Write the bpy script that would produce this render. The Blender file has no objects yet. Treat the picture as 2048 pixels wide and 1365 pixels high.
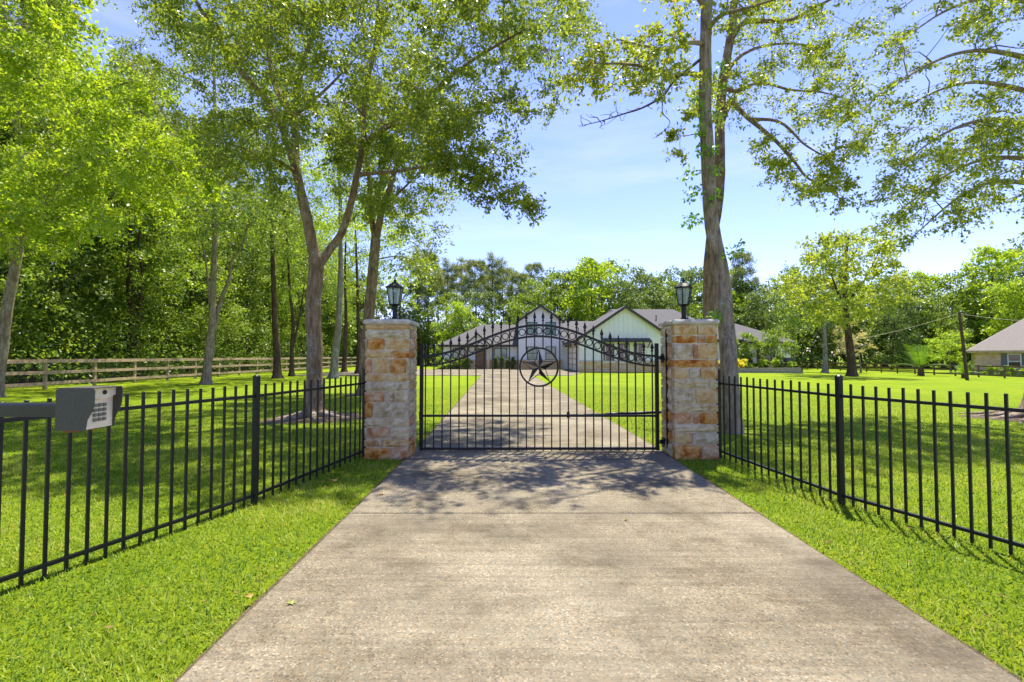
import bpy, math, random
import numpy as np
from mathutils import Vector
R = math.radians
rng = np.random.default_rng(7)
random.seed(7)
scene = bpy.context.scene
COL = scene.collection

# ------------------------------------------------------------------ camera
CAM_H, FPX, PITCH = 1.44, 960.0, R(1.76)
cam_d = bpy.data.cameras.new('camera'); cam = bpy.data.objects.new('camera', cam_d); COL.objects.link(cam)
cam_d.sensor_width = 36.0; cam_d.lens = FPX / 2048 * 36; cam_d.clip_start = 0.05; cam_d.clip_end = 3000
cam.location = (0, 0, CAM_H); cam.rotation_euler = (math.pi / 2 + PITCH, 0, 0)
scene.camera = cam

# ------------------------------------------------------------------ sky, sun, exposure
SUN_EL, SUN_AZ = R(69), R(-26)           # azimuth measured from +Y towards -X
world = bpy.data.worlds.new('World'); scene.world = world; world.use_nodes = True
wn = world.node_tree.nodes; wl = world.node_tree.links
for n in list(wn): wn.remove(n)
sky = wn.new('ShaderNodeTexSky'); sky.sky_type = 'NISHITA'; sky.sun_disc = False
sky.sun_elevation = SUN_EL; sky.sun_rotation = -SUN_AZ; sky.air_density = 1.0; sky.dust_density = 0.1; sky.ozone_density = 1.6; sky.altitude = 800
bg = wn.new('ShaderNodeBackground'); bg.inputs['Strength'].default_value = 0.087
wout = wn.new('ShaderNodeOutputWorld')
tc = wn.new('ShaderNodeTexCoord'); mp = wn.new('ShaderNodeMapping'); mp.inputs['Scale'].default_value = (1.2, 1.2, 7.0)
cl = wn.new('ShaderNodeTexNoise'); cl.inputs['Scale'].default_value = 1.6; cl.inputs['Detail'].default_value = 6; cl.inputs['Roughness'].default_value = 0.6
cr = wn.new('ShaderNodeValToRGB'); cr.color_ramp.elements[0].position = 0.50; cr.color_ramp.elements[0].color = (0, 0, 0, 1)
cr.color_ramp.elements[1].position = 0.85; cr.color_ramp.elements[1].color = (0.34, 0.34, 0.34, 1)
mx = wn.new('ShaderNodeMixRGB'); mx.inputs['Color2'].default_value = (4.6, 5.2, 5.4, 1)
wl.new(tc.outputs['Generated'], mp.inputs['Vector']); wl.new(mp.outputs['Vector'], cl.inputs['Vector'])
wl.new(cl.outputs['Fac'], cr.inputs['Fac']); wl.new(cr.outputs['Color'], mx.inputs['Fac'])
wl.new(sky.outputs['Color'], mx.inputs['Color1']); tn = wn.new('ShaderNodeMixRGB'); tn.blend_type = 'MULTIPLY'; tn.inputs['Fac'].default_value = 1.0; tn.inputs['Color2'].default_value = (0.78, 0.70, 1.0, 1); wl.new(mx.outputs['Color'], tn.inputs['Color1']); wl.new(tn.outputs['Color'], bg.inputs['Color']); wl.new(bg.outputs['Background'], wout.inputs['Surface'])
sd = bpy.data.lights.new('sun', 'SUN'); sd.energy = 2.9; sd.angle = R(0.53); sd.color = (1.0, 0.93, 0.80)
sun = bpy.data.objects.new('sun', sd); COL.objects.link(sun)
SUNV = Vector((-math.sin(SUN_AZ) * math.cos(SUN_EL), math.cos(SUN_AZ) * math.cos(SUN_EL), math.sin(SUN_EL)))
sun.rotation_euler = SUNV.to_track_quat('Z', 'Y').to_euler(); sun.location = SUNV * 60
scene.view_settings.view_transform = 'Standard'; scene.view_settings.look = 'None'
scene.view_settings.exposure = 2.0; scene.view_settings.gamma = 1.0; scene.view_settings.use_curve_mapping = False
scene.cycles.use_denoising = True
scene.cycles.max_bounces = 7; scene.cycles.diffuse_bounces = 4; scene.cycles.glossy_bounces = 3
scene.cycles.transmission_bounces = 5; scene.cycles.transparent_max_bounces = 6; scene.cycles.caustics_reflective = False; scene.cycles.caustics_refractive = False

# ------------------------------------------------------------------ helpers
def sstep(a, b, x):
    t = np.clip((np.asarray(x, float) - a) / (b - a), 0, 1); return t * t * (3 - 2 * t)
def gz(x, y):                                    # the lawn falls away a little far off on the right
    return -0.62 * sstep(20, 40, x) * sstep(14, 40, y)
def ray(px, py):
    sx = (px - 1024) / FPX; sy = (682.5 - py) / FPX
    return np.array([sx, math.cos(PITCH) - sy * math.sin(PITCH), math.sin(PITCH) + sy * math.cos(PITCH)])
def at(px, py, Y):
    d = ray(px, py); return np.array([0, 0, CAM_H]) + d * (Y / d[1])
def grd(px, py):
    d = ray(px, py); z = 0.0
    for _ in range(12):
        t = (z - CAM_H) / d[2]; p = np.array([0, 0, CAM_H]) + d * t; z = float(gz(p[0], p[1]))
    return p
def link(o, parent=None):
    COL.objects.link(o)
    if parent is not None: o.parent = parent
    return o
def tag(o, label=None, cat=None, group=None, kind=None):
    if label: o['label'] = label
    if cat: o['category'] = cat
    if group: o['group'] = group
    if kind: o['kind'] = kind
    return o
def thing(name, loc, label, cat, group=None, rz=0.0):
    o = bpy.data.objects.new(name, None); o.empty_display_size = 0.2; o.location = loc; o.rotation_euler = (0, 0, rz)
    return tag(link(o), label, cat, group)
def wloc(p):
    v = Vector((0, 0, 0))
    while p is not None: v += p.location; p = p.parent
    return v
def meshobj(name, me, parent=None, loc=None, rz=0.0):
    o = bpy.data.objects.new(name, me)
    if loc is not None: o.location = loc
    if rz: o.rotation_euler = (0, 0, rz)
    return link(o, parent)
def np_mesh(name, V, F, mat, smooth=False, tint=None):
    V = np.ascontiguousarray(V, dtype=np.float32); F = np.ascontiguousarray(F, dtype=np.int32)
    me = bpy.data.meshes.new(name); n, k = F.shape
    me.vertices.add(len(V)); me.vertices.foreach_set('co', V.ravel())
    me.loops.add(n * k); me.loops.foreach_set('vertex_index', F.ravel())
    me.polygons.add(n); me.polygons.foreach_set('loop_start', np.arange(n, dtype=np.int32) * k)
    if smooth: me.polygons.foreach_set('use_smooth', np.ones(n, dtype=bool))
    me.materials.append(mat); me.update(calc_edges=True)
    if tint is not None:
        a = me.attributes.new('tint', 'FLOAT', 'FACE'); a.data.foreach_set('value', np.ascontiguousarray(tint, dtype=np.float32))
    return me
class MB:
    def __init__(s): s.v = []; s.f = []
    def add(s, V, F):
        b = len(s.v); s.v += [tuple(map(float, p)) for p in V]; s.f += [tuple(b + i for i in f) for f in F]; return s
    def box(s, x0, x1, y0, y1, z0, z1):
        V = [(x0, y0, z0), (x1, y0, z0), (x1, y1, z0), (x0, y1, z0), (x0, y0, z1), (x1, y0, z1), (x1, y1, z1), (x0, y1, z1)]
        return s.add(V, [(0, 3, 2, 1), (4, 5, 6, 7), (0, 1, 5, 4), (1, 2, 6, 5), (2, 3, 7, 6), (3, 0, 4, 7)])
    def cbox(s, x0, x1, y0, y1, z0, z1, c):        # box with chamfered vertical and top edges
        def ring(z, i): return [(x0 + i + c, y0 + i, z), (x1 - i - c, y0 + i, z), (x1 - i, y0 + i + c, z), (x1 - i, y1 - i - c, z),
                                (x1 - i - c, y1 - i, z), (x0 + i + c, y1 - i, z), (x0 + i, y1 - i - c, z), (x0 + i, y0 + i + c, z)]
        return s.loft([ring(z0, 0), ring(z1 - c, 0), ring(z1, c)])
    def loft(s, rings, caps=True, closed=True):
        n = len(rings[0]); V = [p for r in rings for p in r]; F = []
        for i in range(len(rings) - 1):
            for j in range(n if closed else n - 1):
                k = (j + 1) % n; F.append((i * n + j, i * n + k, (i + 1) * n + k, (i + 1) * n + j))
        if caps: F.append(tuple(reversed(range(n)))); F.append(tuple(range((len(rings) - 1) * n, len(rings) * n)))
        return s.add(V, F)
    def lathe(s, cx, cy, prof, n=12, a0=0.0):      # prof: (radius, z)
        return s.loft([[(cx + r * math.cos(a0 + 2 * math.pi * k / n), cy + r * math.sin(a0 + 2 * math.pi * k / n), z) for k in range(n)] for r, z in prof])
    def bar(s, a, b, w, h=None, up=(0, 0, 1)):      # rectangular bar from a to b
        a = Vector(a); b = Vector(b); h = h or w; d = (b - a).normalized(); u = Vector(up)
        if abs(d.dot(u)) > 0.95: u = Vector((0, 1, 0))
        r = d.cross(u).normalized(); u = r.cross(d).normalized()
        def q(p): return [p - r * w / 2 - u * h / 2, p + r * w / 2 - u * h / 2, p + r * w / 2 + u * h / 2, p - r * w / 2 + u * h / 2]
        return s.loft([q(a), q(b)])
    def sweep(s, pts, w, h, nrm=(0, 1, 0)):        # rectangular section swept along pts lying in the plane with normal nrm
        n = Vector(nrm); rings = []
        P = [Vector(p) for p in pts]
        for i, p in enumerate(P):
            d = (P[min(i + 1, len(P) - 1)] - P[max(i - 1, 0)]).normalized(); u = n.cross(d).normalized()
            rings.append([p - n * w / 2 - u * h / 2, p + n * w / 2 - u * h / 2, p + n * w / 2 + u * h / 2, p - n * w / 2 + u * h / 2])
        return s.loft(rings)
    def tube(s, pts, r, n=6):
        V, F = tube_np(np.array([tuple(p) for p in pts], float), np.full(len(pts), r) if np.isscalar(r) else np.array(r), n)
        return s.add(V, F)
    def ringtorus(s, c, rad, tr, nu=20, nv=5, axis='y'):
        V = []; F = []
        for i in range(nu):
            a = 2 * math.pi * i / nu
            for j in range(nv):
                b = 2 * math.pi * j / nv; rr = rad + tr * math.cos(b); o = tr * math.sin(b)
                V.append((c[0] + rr * math.cos(a), c[1] + o, c[2] + rr * math.sin(a)))
                F.append((i * nv + j, i * nv + (j + 1) % nv, ((i + 1) % nu) * nv + (j + 1) % nv, ((i + 1) % nu) * nv + j))
        return s.add(V, F)
    def prism(s, poly, off):                        # poly extruded by vector off
        P = [Vector(p) for p in poly]; o = Vector(off); n = len(P)
        return s.add(P + [p + o for p in P], [tuple(reversed(range(n))), tuple(range(n, 2 * n))] + [(i, (i + 1) % n, n + (i + 1) % n, n + i) for i in range(n)])
    def mesh(s, name, mat, off=(0, 0, 0), smooth=False):
        me = bpy.data.meshes.new(name); me.from_pydata([(x - off[0], y - off[1], z - off[2]) for x, y, z in s.v], [], s.f)
        me.materials.append(mat)
        import bmesh
        bm = bmesh.new(); bm.from_mesh(me); bmesh.ops.recalc_face_normals(bm, faces=bm.faces); bm.to_mesh(me); bm.free()
        if smooth:
            for p in me.polygons: p.use_smooth = True
        me.update(); return me
    def build(s, name, mat, parent=None, smooth=False):
        return meshobj(name, s.mesh(name, mat, wloc(parent), smooth), parent)
def tube_np(P, r, n, lobes=None):
    d = np.gradient(P, axis=0); d /= np.linalg.norm(d, axis=1)[:, None] + 1e-9
    u = np.zeros_like(P); ref = np.array([1.0, 0.1, 0]) if abs(d[0][0]) < 0.9 else np.array([0, 1.0, 0.1])
    u0 = np.cross(d[0], ref); u0 /= np.linalg.norm(u0); u[0] = u0
    for i in range(1, len(P)):
        w = u[i - 1] - d[i] * np.dot(u[i - 1], d[i]); u[i] = w / (np.linalg.norm(w) + 1e-9)
    v = np.cross(d, u); a = np.linspace(0, 2 * math.pi, n, endpoint=False)
    rr = np.repeat(r[:, None], n, 1)
    if lobes is not None: rr = rr * (1 + lobes(a[None, :], P[:, 2][:, None]))
    V = P[:, None, :] + rr[..., None] * (np.cos(a)[None, :, None] * u[:, None, :] + np.sin(a)[None, :, None] * v[:, None, :])
    m = len(P); i = np.arange(m - 1)[:, None] * n; j = np.arange(n)[None, :]; k = (j + 1) % n
    F = np.stack([i + j, i + k, i + n + k, i + n + j], -1).reshape(-1, 4)
    return V.reshape(-1, 3), F
def catmull(P, sub=5):
    P = np.array(P, float)
    if len(P) < 3: return np.array([P[0] + (P[-1] - P[0]) * t for t in np.linspace(0, 1, sub + 1)])
    Q = np.vstack([2 * P[0] - P[1], P, 2 * P[-1] - P[-2]]); out = []
    for i in range(1, len(Q) - 2):
        for t in np.arange(sub) / sub:
            a, b, c, d = Q[i - 1], Q[i], Q[i + 1], Q[i + 2]
            out.append(0.5 * (2 * b + (c - a) * t + (2 * a - 5 * b + 4 * c - d) * t * t + (3 * b - a - 3 * c + d) * t ** 3))
    return np.array(out + [P[-1]])

# ------------------------------------------------------------------ materials
def newmat(name):
    m = bpy.data.materials.new(name); m.use_nodes = True; t = m.node_tree
    return m, t.nodes, t.links, t.nodes['Principled BSDF']
def ramp(N, stops):
    r = N.new('ShaderNodeValToRGB'); e = r.color_ramp.elements
    while len(e) < len(stops): e.new(0.5)
    for i, (p, c) in enumerate(stops): e[i].position = p; e[i].color = (*c, 1)
    return r
def noise(N, L, scale, detail=5, rough=0.6, vec=None, sc=None, seed_obj=False):
    tcn = N.new('ShaderNodeTexCoord'); src = tcn.outputs['Object']
    if seed_obj:
        oi = N.new('ShaderNodeObjectInfo'); ad = N.new('ShaderNodeVectorMath'); ad.operation = 'ADD'
        mu = N.new('ShaderNodeMath'); mu.operation = 'MULTIPLY'; mu.inputs[1].default_value = 37.0
        L.new(oi.outputs['Random'], mu.inputs[0]); L.new(src, ad.inputs[0]); L.new(mu.outputs[0], ad.inputs[1]); src = ad.outputs[0]
    if sc:
        mpn = N.new('ShaderNodeMapping'); mpn.inputs['Scale'].default_value = sc; L.new(src, mpn.inputs['Vector']); src = mpn.outputs['Vector']
    n = N.new('ShaderNodeTexNoise'); n.inputs['Scale'].default_value = scale; n.inputs['Detail'].default_value = detail; n.inputs['Roughness'].default_value = rough
    L.new(src, n.inputs['Vector']); return n
def bump(N, L, b, h, strength, dist):
    bn = N.new('ShaderNodeBump'); bn.inputs['Strength'].default_value = strength; bn.inputs['Distance'].default_value = dist
    L.new(h, bn.inputs['Height']); L.new(bn.outputs['Normal'], b.inputs['Normal']); return bn
def mixc(N, L, fac, a, b, mode='MIX'):
    m = N.new('ShaderNodeMixRGB'); m.blend_type = mode
    for s, v in (('Fac', fac), ('Color1', a), ('Color2', b)):
        if isinstance(v, (int, float)): m.inputs[s].default_value = v
        elif isinstance(v, tuple): m.inputs[s].default_value = (*v, 1)
        else: L.new(v, m.inputs[s])
    return m.outputs['Color']
def simple(name, c, rough=0.5, metal=0.0, nscale=0, namt=0.25, bmp=0.0, spec=0.5):
    m, N, L, b = newmat(name); b.inputs['Base Color'].default_value = (*c, 1); b.inputs['Roughness'].default_value = rough
    b.inputs['Metallic'].default_value = metal; b.inputs['Specular IOR Level'].default_value = spec
    if nscale:
        n = noise(N, L, nscale, seed_obj=True); r = ramp(N, [(0.3, tuple(x * (1 - namt) for x in c)), (0.7, tuple(min(1, x * (1 + namt)) for x in c))])
        L.new(n.outputs['Fac'], r.inputs['Fac']); L.new(r.outputs['Color'], b.inputs['Base Color'])
        if bmp: bump(N, L, b, n.outputs['Fac'], bmp, 0.02)
    return m
LG = 2.3                                             # real leaves reflect and pass on a good deal of green
def leafmat(name, dark, light, trans=0.4, rough=0.45, accent=None, spec=0.35):
    m, N, L, b = newmat(name); out = N['Material Output']
    at_ = N.new('ShaderNodeAttribute'); at_.attribute_name = 'tint'
    dark = tuple(x * LG for x in dark); light = tuple(x * LG for x in light); accent = tuple(x * 1.25 for x in accent) if accent else None
    st = [(0.0, dark), (0.75, light)]
    st.append((1.0, accent if accent else tuple(x * 1.2 for x in light)))
    r = ramp(N, st); L.new(at_.outputs['Fac'], r.inputs['Fac']); L.new(r.outputs['Color'], b.inputs['Base Color'])
    b.inputs['Roughness'].default_value = rough; b.inputs['Specular IOR Level'].default_value = spec
    tr = N.new('ShaderNodeBsdfTranslucent'); c2 = mixc(N, L, 1.0, r.outputs['Color'], (1.35, 1.25, 0.55), 'MULTIPLY'); L.new(c2, tr.inputs['Color'])
    ms = N.new('ShaderNodeMixShader'); ms.inputs['Fac'].default_value = trans
    L.new(b.outputs[0], ms.inputs[1]); L.new(tr.outputs[0], ms.inputs[2]); L.new(ms.outputs[0], out.inputs['Surface']); return m
def barkmat(name, a, b_, lichen=None, scale=9):
    m, N, L, b = newmat(name)
    n = noise(N, L, scale, 6, 0.65, sc=(1, 1, 0.22)); r = ramp(N, [(0.32, a), (0.66, b_)]); L.new(n.outputs['Fac'], r.inputs['Fac']); col = r.outputs['Color']
    if lichen:
        n2 = noise(N, L, 3.2, 5, 0.7); r2 = ramp(N, [(0.52, (0, 0, 0)), (0.62, (0.75, 0.75, 0.75))]); L.new(n2.outputs['Fac'], r2.inputs['Fac'])
        n3 = noise(N, L, 30, 3, 0.6); r3 = ramp(N, [(0.45, (0, 0, 0)), (0.55, (1, 1, 1))]); L.new(n3.outputs['Fac'], r3.inputs['Fac'])
        f = mixc(N, L, 1.0, r2.outputs['Color'], r3.outputs['Color'], 'MULTIPLY'); col = mixc(N, L, f, col, lichen)
    L.new(col, b.inputs['Base Color']); b.inputs['Roughness'].default_value = 0.95; b.inputs['Specular IOR Level'].default_value = 0.1
    bump(N, L, b, n.outputs['Fac'], 1.0, 0.05); return m

M = {}
M['iron'] = simple('black_iron', (0.009, 0.0085, 0.008), 0.45, 0.0, 25, 0.3, spec=0.3)
M['gate_iron'] = simple('bronze_black_iron', (0.014, 0.011, 0.009), 0.45, 0.0, 25, 0.35, spec=0.3)
M['mortar'] = simple('mortar', (0.72, 0.66, 0.54), 0.95, 0, 30, 0.2, 0.5)
M['cap'] = simple('cast_stone_cap', (0.46, 0.41, 0.32), 0.9, 0, 8, 0.35, 0.4)
def stonemat(name, a, b_, c, k=0.5):
    m, N, L, b = newmat(name)
    n = noise(N, L, 9, 7, 0.68, seed_obj=True); r = ramp(N, [(0.36, a), (k, b_), (k + 0.13, c)]); L.new(n.outputs['Fac'], r.inputs['Fac'])
    n2 = noise(N, L, 60, 4, 0.7, seed_obj=True); r2 = ramp(N, [(0.3, (0.62, 0.6, 0.58)), (0.6, (1.05, 1.05, 1.05))]); L.new(n2.outputs['Fac'], r2.inputs['Fac'])
    n4 = noise(N, L, 22, 5, 0.7, seed_obj=True, sc=(1, 1, 2.2)); r4 = ramp(N, [(0.36, (0.55, 0.50, 0.45)), (0.5, (1, 1, 1))]); L.new(n4.outputs['Fac'], r4.inputs['Fac'])
    cc = mixc(N, L, 0.5, r.outputs['Color'], r2.outputs['Color'], 'MULTIPLY'); cc = mixc(N, L, 0.35, cc, r4.outputs['Color'], 'MULTIPLY')
    L.new(cc, b.inputs['Base Color'])
    b.inputs['Roughness'].default_value = 0.9; b.inputs['Specular IOR Level'].default_value = 0.2
    n3 = noise(N, L, 20, 8, 0.75, seed_obj=True); bump(N, L, b, n3.outputs['Fac'], 1.0, 0.05); return m
M['st_c'] = stonemat('cream_limestone', (0.58, 0.40, 0.18), (0.77, 0.61, 0.34), (0.84, 0.72, 0.46))
M['st_t'] = stonemat('tan_limestone', (0.60, 0.30, 0.08), (0.76, 0.51, 0.22), (0.81, 0.63, 0.33))
M['st_g'] = stonemat('grey_limestone', (0.46, 0.34, 0.17), (0.70, 0.57, 0.35), (0.82, 0.71, 0.47))
M['st_o'] = stonemat('orange_limestone', (0.40, 0.11, 0.015), (0.70, 0.33, 0.07), (0.76, 0.51, 0.23))
M['st_s'] = stonemat('salmon_limestone', (0.54, 0.21, 0.07), (0.72, 0.42, 0.20), (0.76, 0.57, 0.34))
M['concrete'] = None
def concretemat():
    m, N, L, b = newmat('worn_exposed_aggregate_concrete')
    tcn = N.new('ShaderNodeTexCoord')
    big = noise(N, L, 0.55, 6, 0.62); rb = ramp(N, [(0.30, (0.094, 0.081, 0.056)), (0.5, (0.174, 0.156, 0.114)), (0.68, (0.232, 0.213, 0.164))]); L.new(big.outputs['Fac'], rb.inputs['Fac'])
    br = noise(N, L, 10, 4, 0.7, sc=(0.12, 2.2, 1)); rbr = ramp(N, [(0.35, (0.80, 0.79, 0.78)), (0.65, (1.10, 1.10, 1.10))]); L.new(br.outputs['Fac'], rbr.inputs['Fac'])
    c = mixc(N, L, 0.9, rb.outputs['Color'], rbr.outputs['Color'], 'MULTIPLY')
    vo = N.new('ShaderNodeTexVoronoi'); vo.inputs['Scale'].default_value = 105; L.new(tcn.outputs['Object'], vo.inputs['Vector'])
    rv = ramp(N, [(0.0, (0.60, 0.55, 0.48)), (0.22, (0.97, 0.96, 0.92)), (0.6, (1.12, 1.10, 1.02)), (0.82, (1.22, 1.0, 0.76)), (0.93, (1.75, 1.72, 1.62)), (1.0, (0.55, 0.55, 0.56))])
    sp = N.new('ShaderNodeSeparateColor'); L.new(vo.outputs['Color'], sp.inputs['Color']); L.new(sp.outputs[0], rv.inputs['Fac'])
    ag = noise(N, L, 1.1, 4, 0.6); ra = ramp(N, [(0.30, (0.45, 0.45, 0.45)), (0.60, (1.0, 1.0, 1.0))]); L.new(ag.outputs['Fac'], ra.inputs['Fac'])
    c = mixc(N, L, ra.outputs['Color'], c, mixc(N, L, 1.0, c, rv.outputs['Color'], 'MULTIPLY'))
    st = noise(N, L, 1.7, 6, 0.7); rs = ramp(N, [(0.48, (1.06, 1.06, 1.06)), (0.66, (0.60, 0.575, 0.53))]); L.new(st.outputs['Fac'], rs.inputs['Fac'])
    c = mixc(N, L, 0.8, c, rs.outputs['Color'], 'MULTIPLY')
    wv = N.new('ShaderNodeTexVoronoi'); wv.feature = 'DISTANCE_TO_EDGE'; wv.inputs['Scale'].default_value = 0.33; wd = noise(N, L, 1.6, 5, 0.7)
    va = N.new('ShaderNodeVectorMath'); va.operation = 'ADD'; L.new(tcn.outputs['Object'], va.inputs[0]); L.new(wd.outputs['Color'], va.inputs[1]); L.new(va.outputs[0], wv.inputs['Vector'])
    rc = ramp(N, [(0.0, (0.62, 0.60, 0.56)), (0.0035, (1, 1, 1))]); L.new(wv.outputs['Distance'], rc.inputs['Fac']); c = mixc(N, L, 0.8, c, rc.outputs['Color'], 'MULTIPLY')
    L.new(c, b.inputs['Base Color']); b.inputs['Roughness'].default_value = 0.93; b.inputs['Specular IOR Level'].default_value = 0.2
    ad = N.new('ShaderNodeMath'); ad.operation = 'ADD'; L.new(br.outputs['Fac'], ad.inputs[0]); L.new(vo.outputs['Distance'], ad.inputs[1])
    bump(N, L, b, ad.outputs[0], 0.5, 0.006); return m
M['concrete'] = concretemat()
M['joint'] = simple('dark_joint_filler', (0.05, 0.045, 0.035), 0.95, 0, 20, 0.3)
M['soil'] = simple('soil', (0.075, 0.048, 0.028), 0.98, 0, 14, 0.5, 0.8)
def lawnmat():
    m, N, L, b = newmat('lawn_turf')
    n = noise(N, L, 0.35, 6, 0.6); r = ramp(N, [(0.3, (0.125, 0.205, 0.010)), (0.5, (0.178, 0.255, 0.011)), (0.72, (0.220, 0.280, 0.014))]); L.new(n.outputs['Fac'], r.inputs['Fac'])
    n2 = noise(N, L, 22, 6, 0.75); r2 = ramp(N, [(0.3, (0.55, 0.58, 0.5)), (0.7, (1.3, 1.25, 1.2))]); L.new(n2.outputs['Fac'], r2.inputs['Fac'])
    c = mixc(N, L, 0.8, r.outputs['Color'], r2.outputs['Color'], 'MULTIPLY')
    n3 = noise(N, L, 0.8, 5, 0.7); r3 = ramp(N, [(0.60, (0, 0, 0)), (0.72, (0.6, 0.6, 0.6))]); L.new(n3.outputs['Fac'], r3.inputs['Fac'])
    c = mixc(N, L, r3.outputs['Color'], c, (0.15, 0.11, 0.055))
    L.new(c, b.inputs['Base Color']); b.inputs['Roughness'].default_value = 0.95; b.inputs['Specular IOR Level'].default_value = 0.05
    bump(N, L, b, n2.outputs['Fac'], 0.9, 0.05); return m
M['lawn'] = lawnmat()
M['blade'] = leafmat('grass_blade', (0.042, 0.085, 0.008), (0.135, 0.174, 0.015), 0.42, 0.5, (0.34, 0.29, 0.10), 0.15)
M['lf_oak'] = leafmat('oak_leaf', (0.040, 0.068, 0.012), (0.115, 0.150, 0.020), 0.5, 0.36, (0.22, 0.22, 0.035))
M['lf_oak2'] = leafmat('yellowing_oak_leaf', (0.055, 0.088, 0.014), (0.155, 0.185, 0.020), 0.5, 0.4, (0.36, 0.22, 0.04))
M['lf_bright'] = leafmat('bright_maple_leaf', (0.056, 0.112, 0.010), (0.172, 0.225, 0.016), 0.52, 0.4, (0.22, 0.24, 0.03))
M['lf_wood'] = leafmat('woodland_leaf', (0.034, 0.068, 0.012), (0.110, 0.155, 0.020), 0.45, 0.42, (0.19, 0.22, 0.03))
M['lf_dark'] = leafmat('dark_evergreen_leaf', (0.024, 0.048, 0.014), (0.085, 0.120, 0.026), 0.35, 0.42, (0.14, 0.17, 0.04))
M['lf_olive'] = leafmat('olive_oak_leaf', (0.055, 0.090, 0.014), (0.160, 0.190, 0.024), 0.5, 0.4, (0.24, 0.24, 0.035))
M['lf_lime'] = leafmat('lime_leaf', (0.07, 0.13, 0.012), (0.18, 0.24, 0.016), 0.45, 0.45, (0.25, 0.27, 0.03))
M['lf_pine'] = leafmat('pine_needles', (0.040, 0.062, 0.020), (0.125, 0.150, 0.040), 0.3, 0.5, (0.20, 0.19, 0.06))
M['lf_pale'] = leafmat('pale_crape_myrtle', (0.12, 0.13, 0.05), (0.30, 0.26, 0.14), 0.4, 0.5, (0.36, 0.22, 0.12))
M['lf_vine'] = leafmat('vine_leaf', (0.04, 0.095, 0.012), (0.10, 0.19, 0.02), 0.4, 0.35, (0.18, 0.24, 0.03))
M['lf_yel'] = leafmat('yellow_bloom', (0.16, 0.20, 0.02), (0.5, 0.42, 0.03), 0.3, 0.5, (0.6, 0.5, 0.05))
M['lf_fallen'] = simple('fallen_leaf', (0.36, 0.20, 0.05), 0.7, 0, 20, 0.4); M['lf_fallen_green'] = simple('fallen_green_leaf', (0.27, 0.30, 0.05), 0.6, 0, 20, 0.3)
M['lf_litter'] = leafmat('dry_leaf', (0.035, 0.018, 0.008), (0.085, 0.048, 0.018), 0.15, 0.7, (0.16, 0.12, 0.04), 0.1)
M['bark_oak'] = barkmat('oak_bark', (0.082, 0.054, 0.030), (0.31, 0.22, 0.135), (0.36, 0.36, 0.31), 14)
M['bark_grey'] = barkmat('grey_bark', (0.11, 0.080, 0.052), (0.36, 0.29, 0.205), (0.36, 0.35, 0.31), 16)
M['bark_dark'] = barkmat('dark_bark', (0.035, 0.024, 0.015), (0.14, 0.095, 0.06), None, 10)
M['bark_pale'] = barkmat('pale_bark', (0.12, 0.10, 0.08), (0.30, 0.27, 0.22), (0.42, 0.41, 0.37), 10)
M['cedar'] = simple('weathered_cedar', (0.40, 0.29, 0.165), 0.9, 0, 6, 0.4, 0.3)
M['cedar_dark'] = simple('brown_stained_wood', (0.13, 0.085, 0.05), 0.9, 0, 6, 0.35, 0.3)
M['wire'] = simple('galvanised_wire', (0.16, 0.155, 0.14), 0.6, 0.2)
M['white'] = simple('white_painted_siding', (0.76, 0.77, 0.74), 0.7, 0, 3, 0.04)
M['bounce_white'] = simple('white_siding_lawn_bounce', (0.74, 0.76, 0.71), 0.7, 0, 3, 0.04)  # same white paint, with green bounce light from the lawn tinted into the colour
M['limestone'] = stonemat('house_limestone', (0.48, 0.34, 0.18), (0.62, 0.50, 0.32), (0.68, 0.60, 0.45))
M['trim'] = simple('dark_bronze_trim', (0.030, 0.024, 0.022), 0.5, 0, 5, 0.2)
def shinglemat(name, a, b_):
    m, N, L, b = newmat(name); n = noise(N, L, 6, 6, 0.85, sc=(1, 2, 2)); r = ramp(N, [(0.35, a), (0.65, b_)]); L.new(n.outputs['Fac'], r.inputs['Fac'])
    L.new(r.outputs['Color'], b.inputs['Base Color']); b.inputs['Roughness'].default_value = 0.9; b.inputs['Specular IOR Level'].default_value = 0.2
    bump(N, L, b, n.outputs['Fac'], 0.6, 0.03); return m
M['shingle'] = shinglemat('charcoal_shingle', (0.075, 0.073, 0.072), (0.130, 0.126, 0.122))
M['shingle_tan'] = shinglemat('tan_grey_shingle', (0.17, 0.15, 0.13), (0.27, 0.24, 0.205))
M['pane'] = simple('window_pane', (0.13, 0.25, 0.19), 0.06, 0, 0, spec=0.7)
M['pane_dark'] = simple('dark_window_pane', (0.02, 0.022, 0.025), 0.05, 0, 0, spec=0.6)
M['door_wood'] = simple('brown_wood_door', (0.20, 0.105, 0.045), 0.5, 0, 6, 0.4)
M['brick'] = None
def brickmat():
    m, N, L, b = newmat('buff_brick'); tcn = N.new('ShaderNodeTexCoord'); mpn = N.new('ShaderNodeMapping'); mpn.inputs['Rotation'].default_value = (R(90), 0, 0)
    bt = N.new('ShaderNodeTexBrick'); bt.inputs['Scale'].default_value = 2.6; bt.inputs['Color1'].default_value = (0.64, 0.44, 0.25, 1); bt.inputs['Color2'].default_value = (0.44, 0.25, 0.13, 1)
    bt.inputs['Mortar'].default_value = (0.52, 0.44, 0.33, 1); bt.inputs['Mortar Size'].default_value = 0.03
    L.new(tcn.outputs['Object'], mpn.inputs['Vector']); L.new(mpn.outputs['Vector'], bt.inputs['Vector']); L.new(bt.outputs['Color'], b.inputs['Base Color']); b.inputs['Roughness'].default_value = 0.9
    return m
M['brick'] = brickmat()
M['hood'] = simple('dark_powder_coat', (0.058, 0.052, 0.038), 0.55, 0, 180, 0.5, 0.3)
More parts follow.
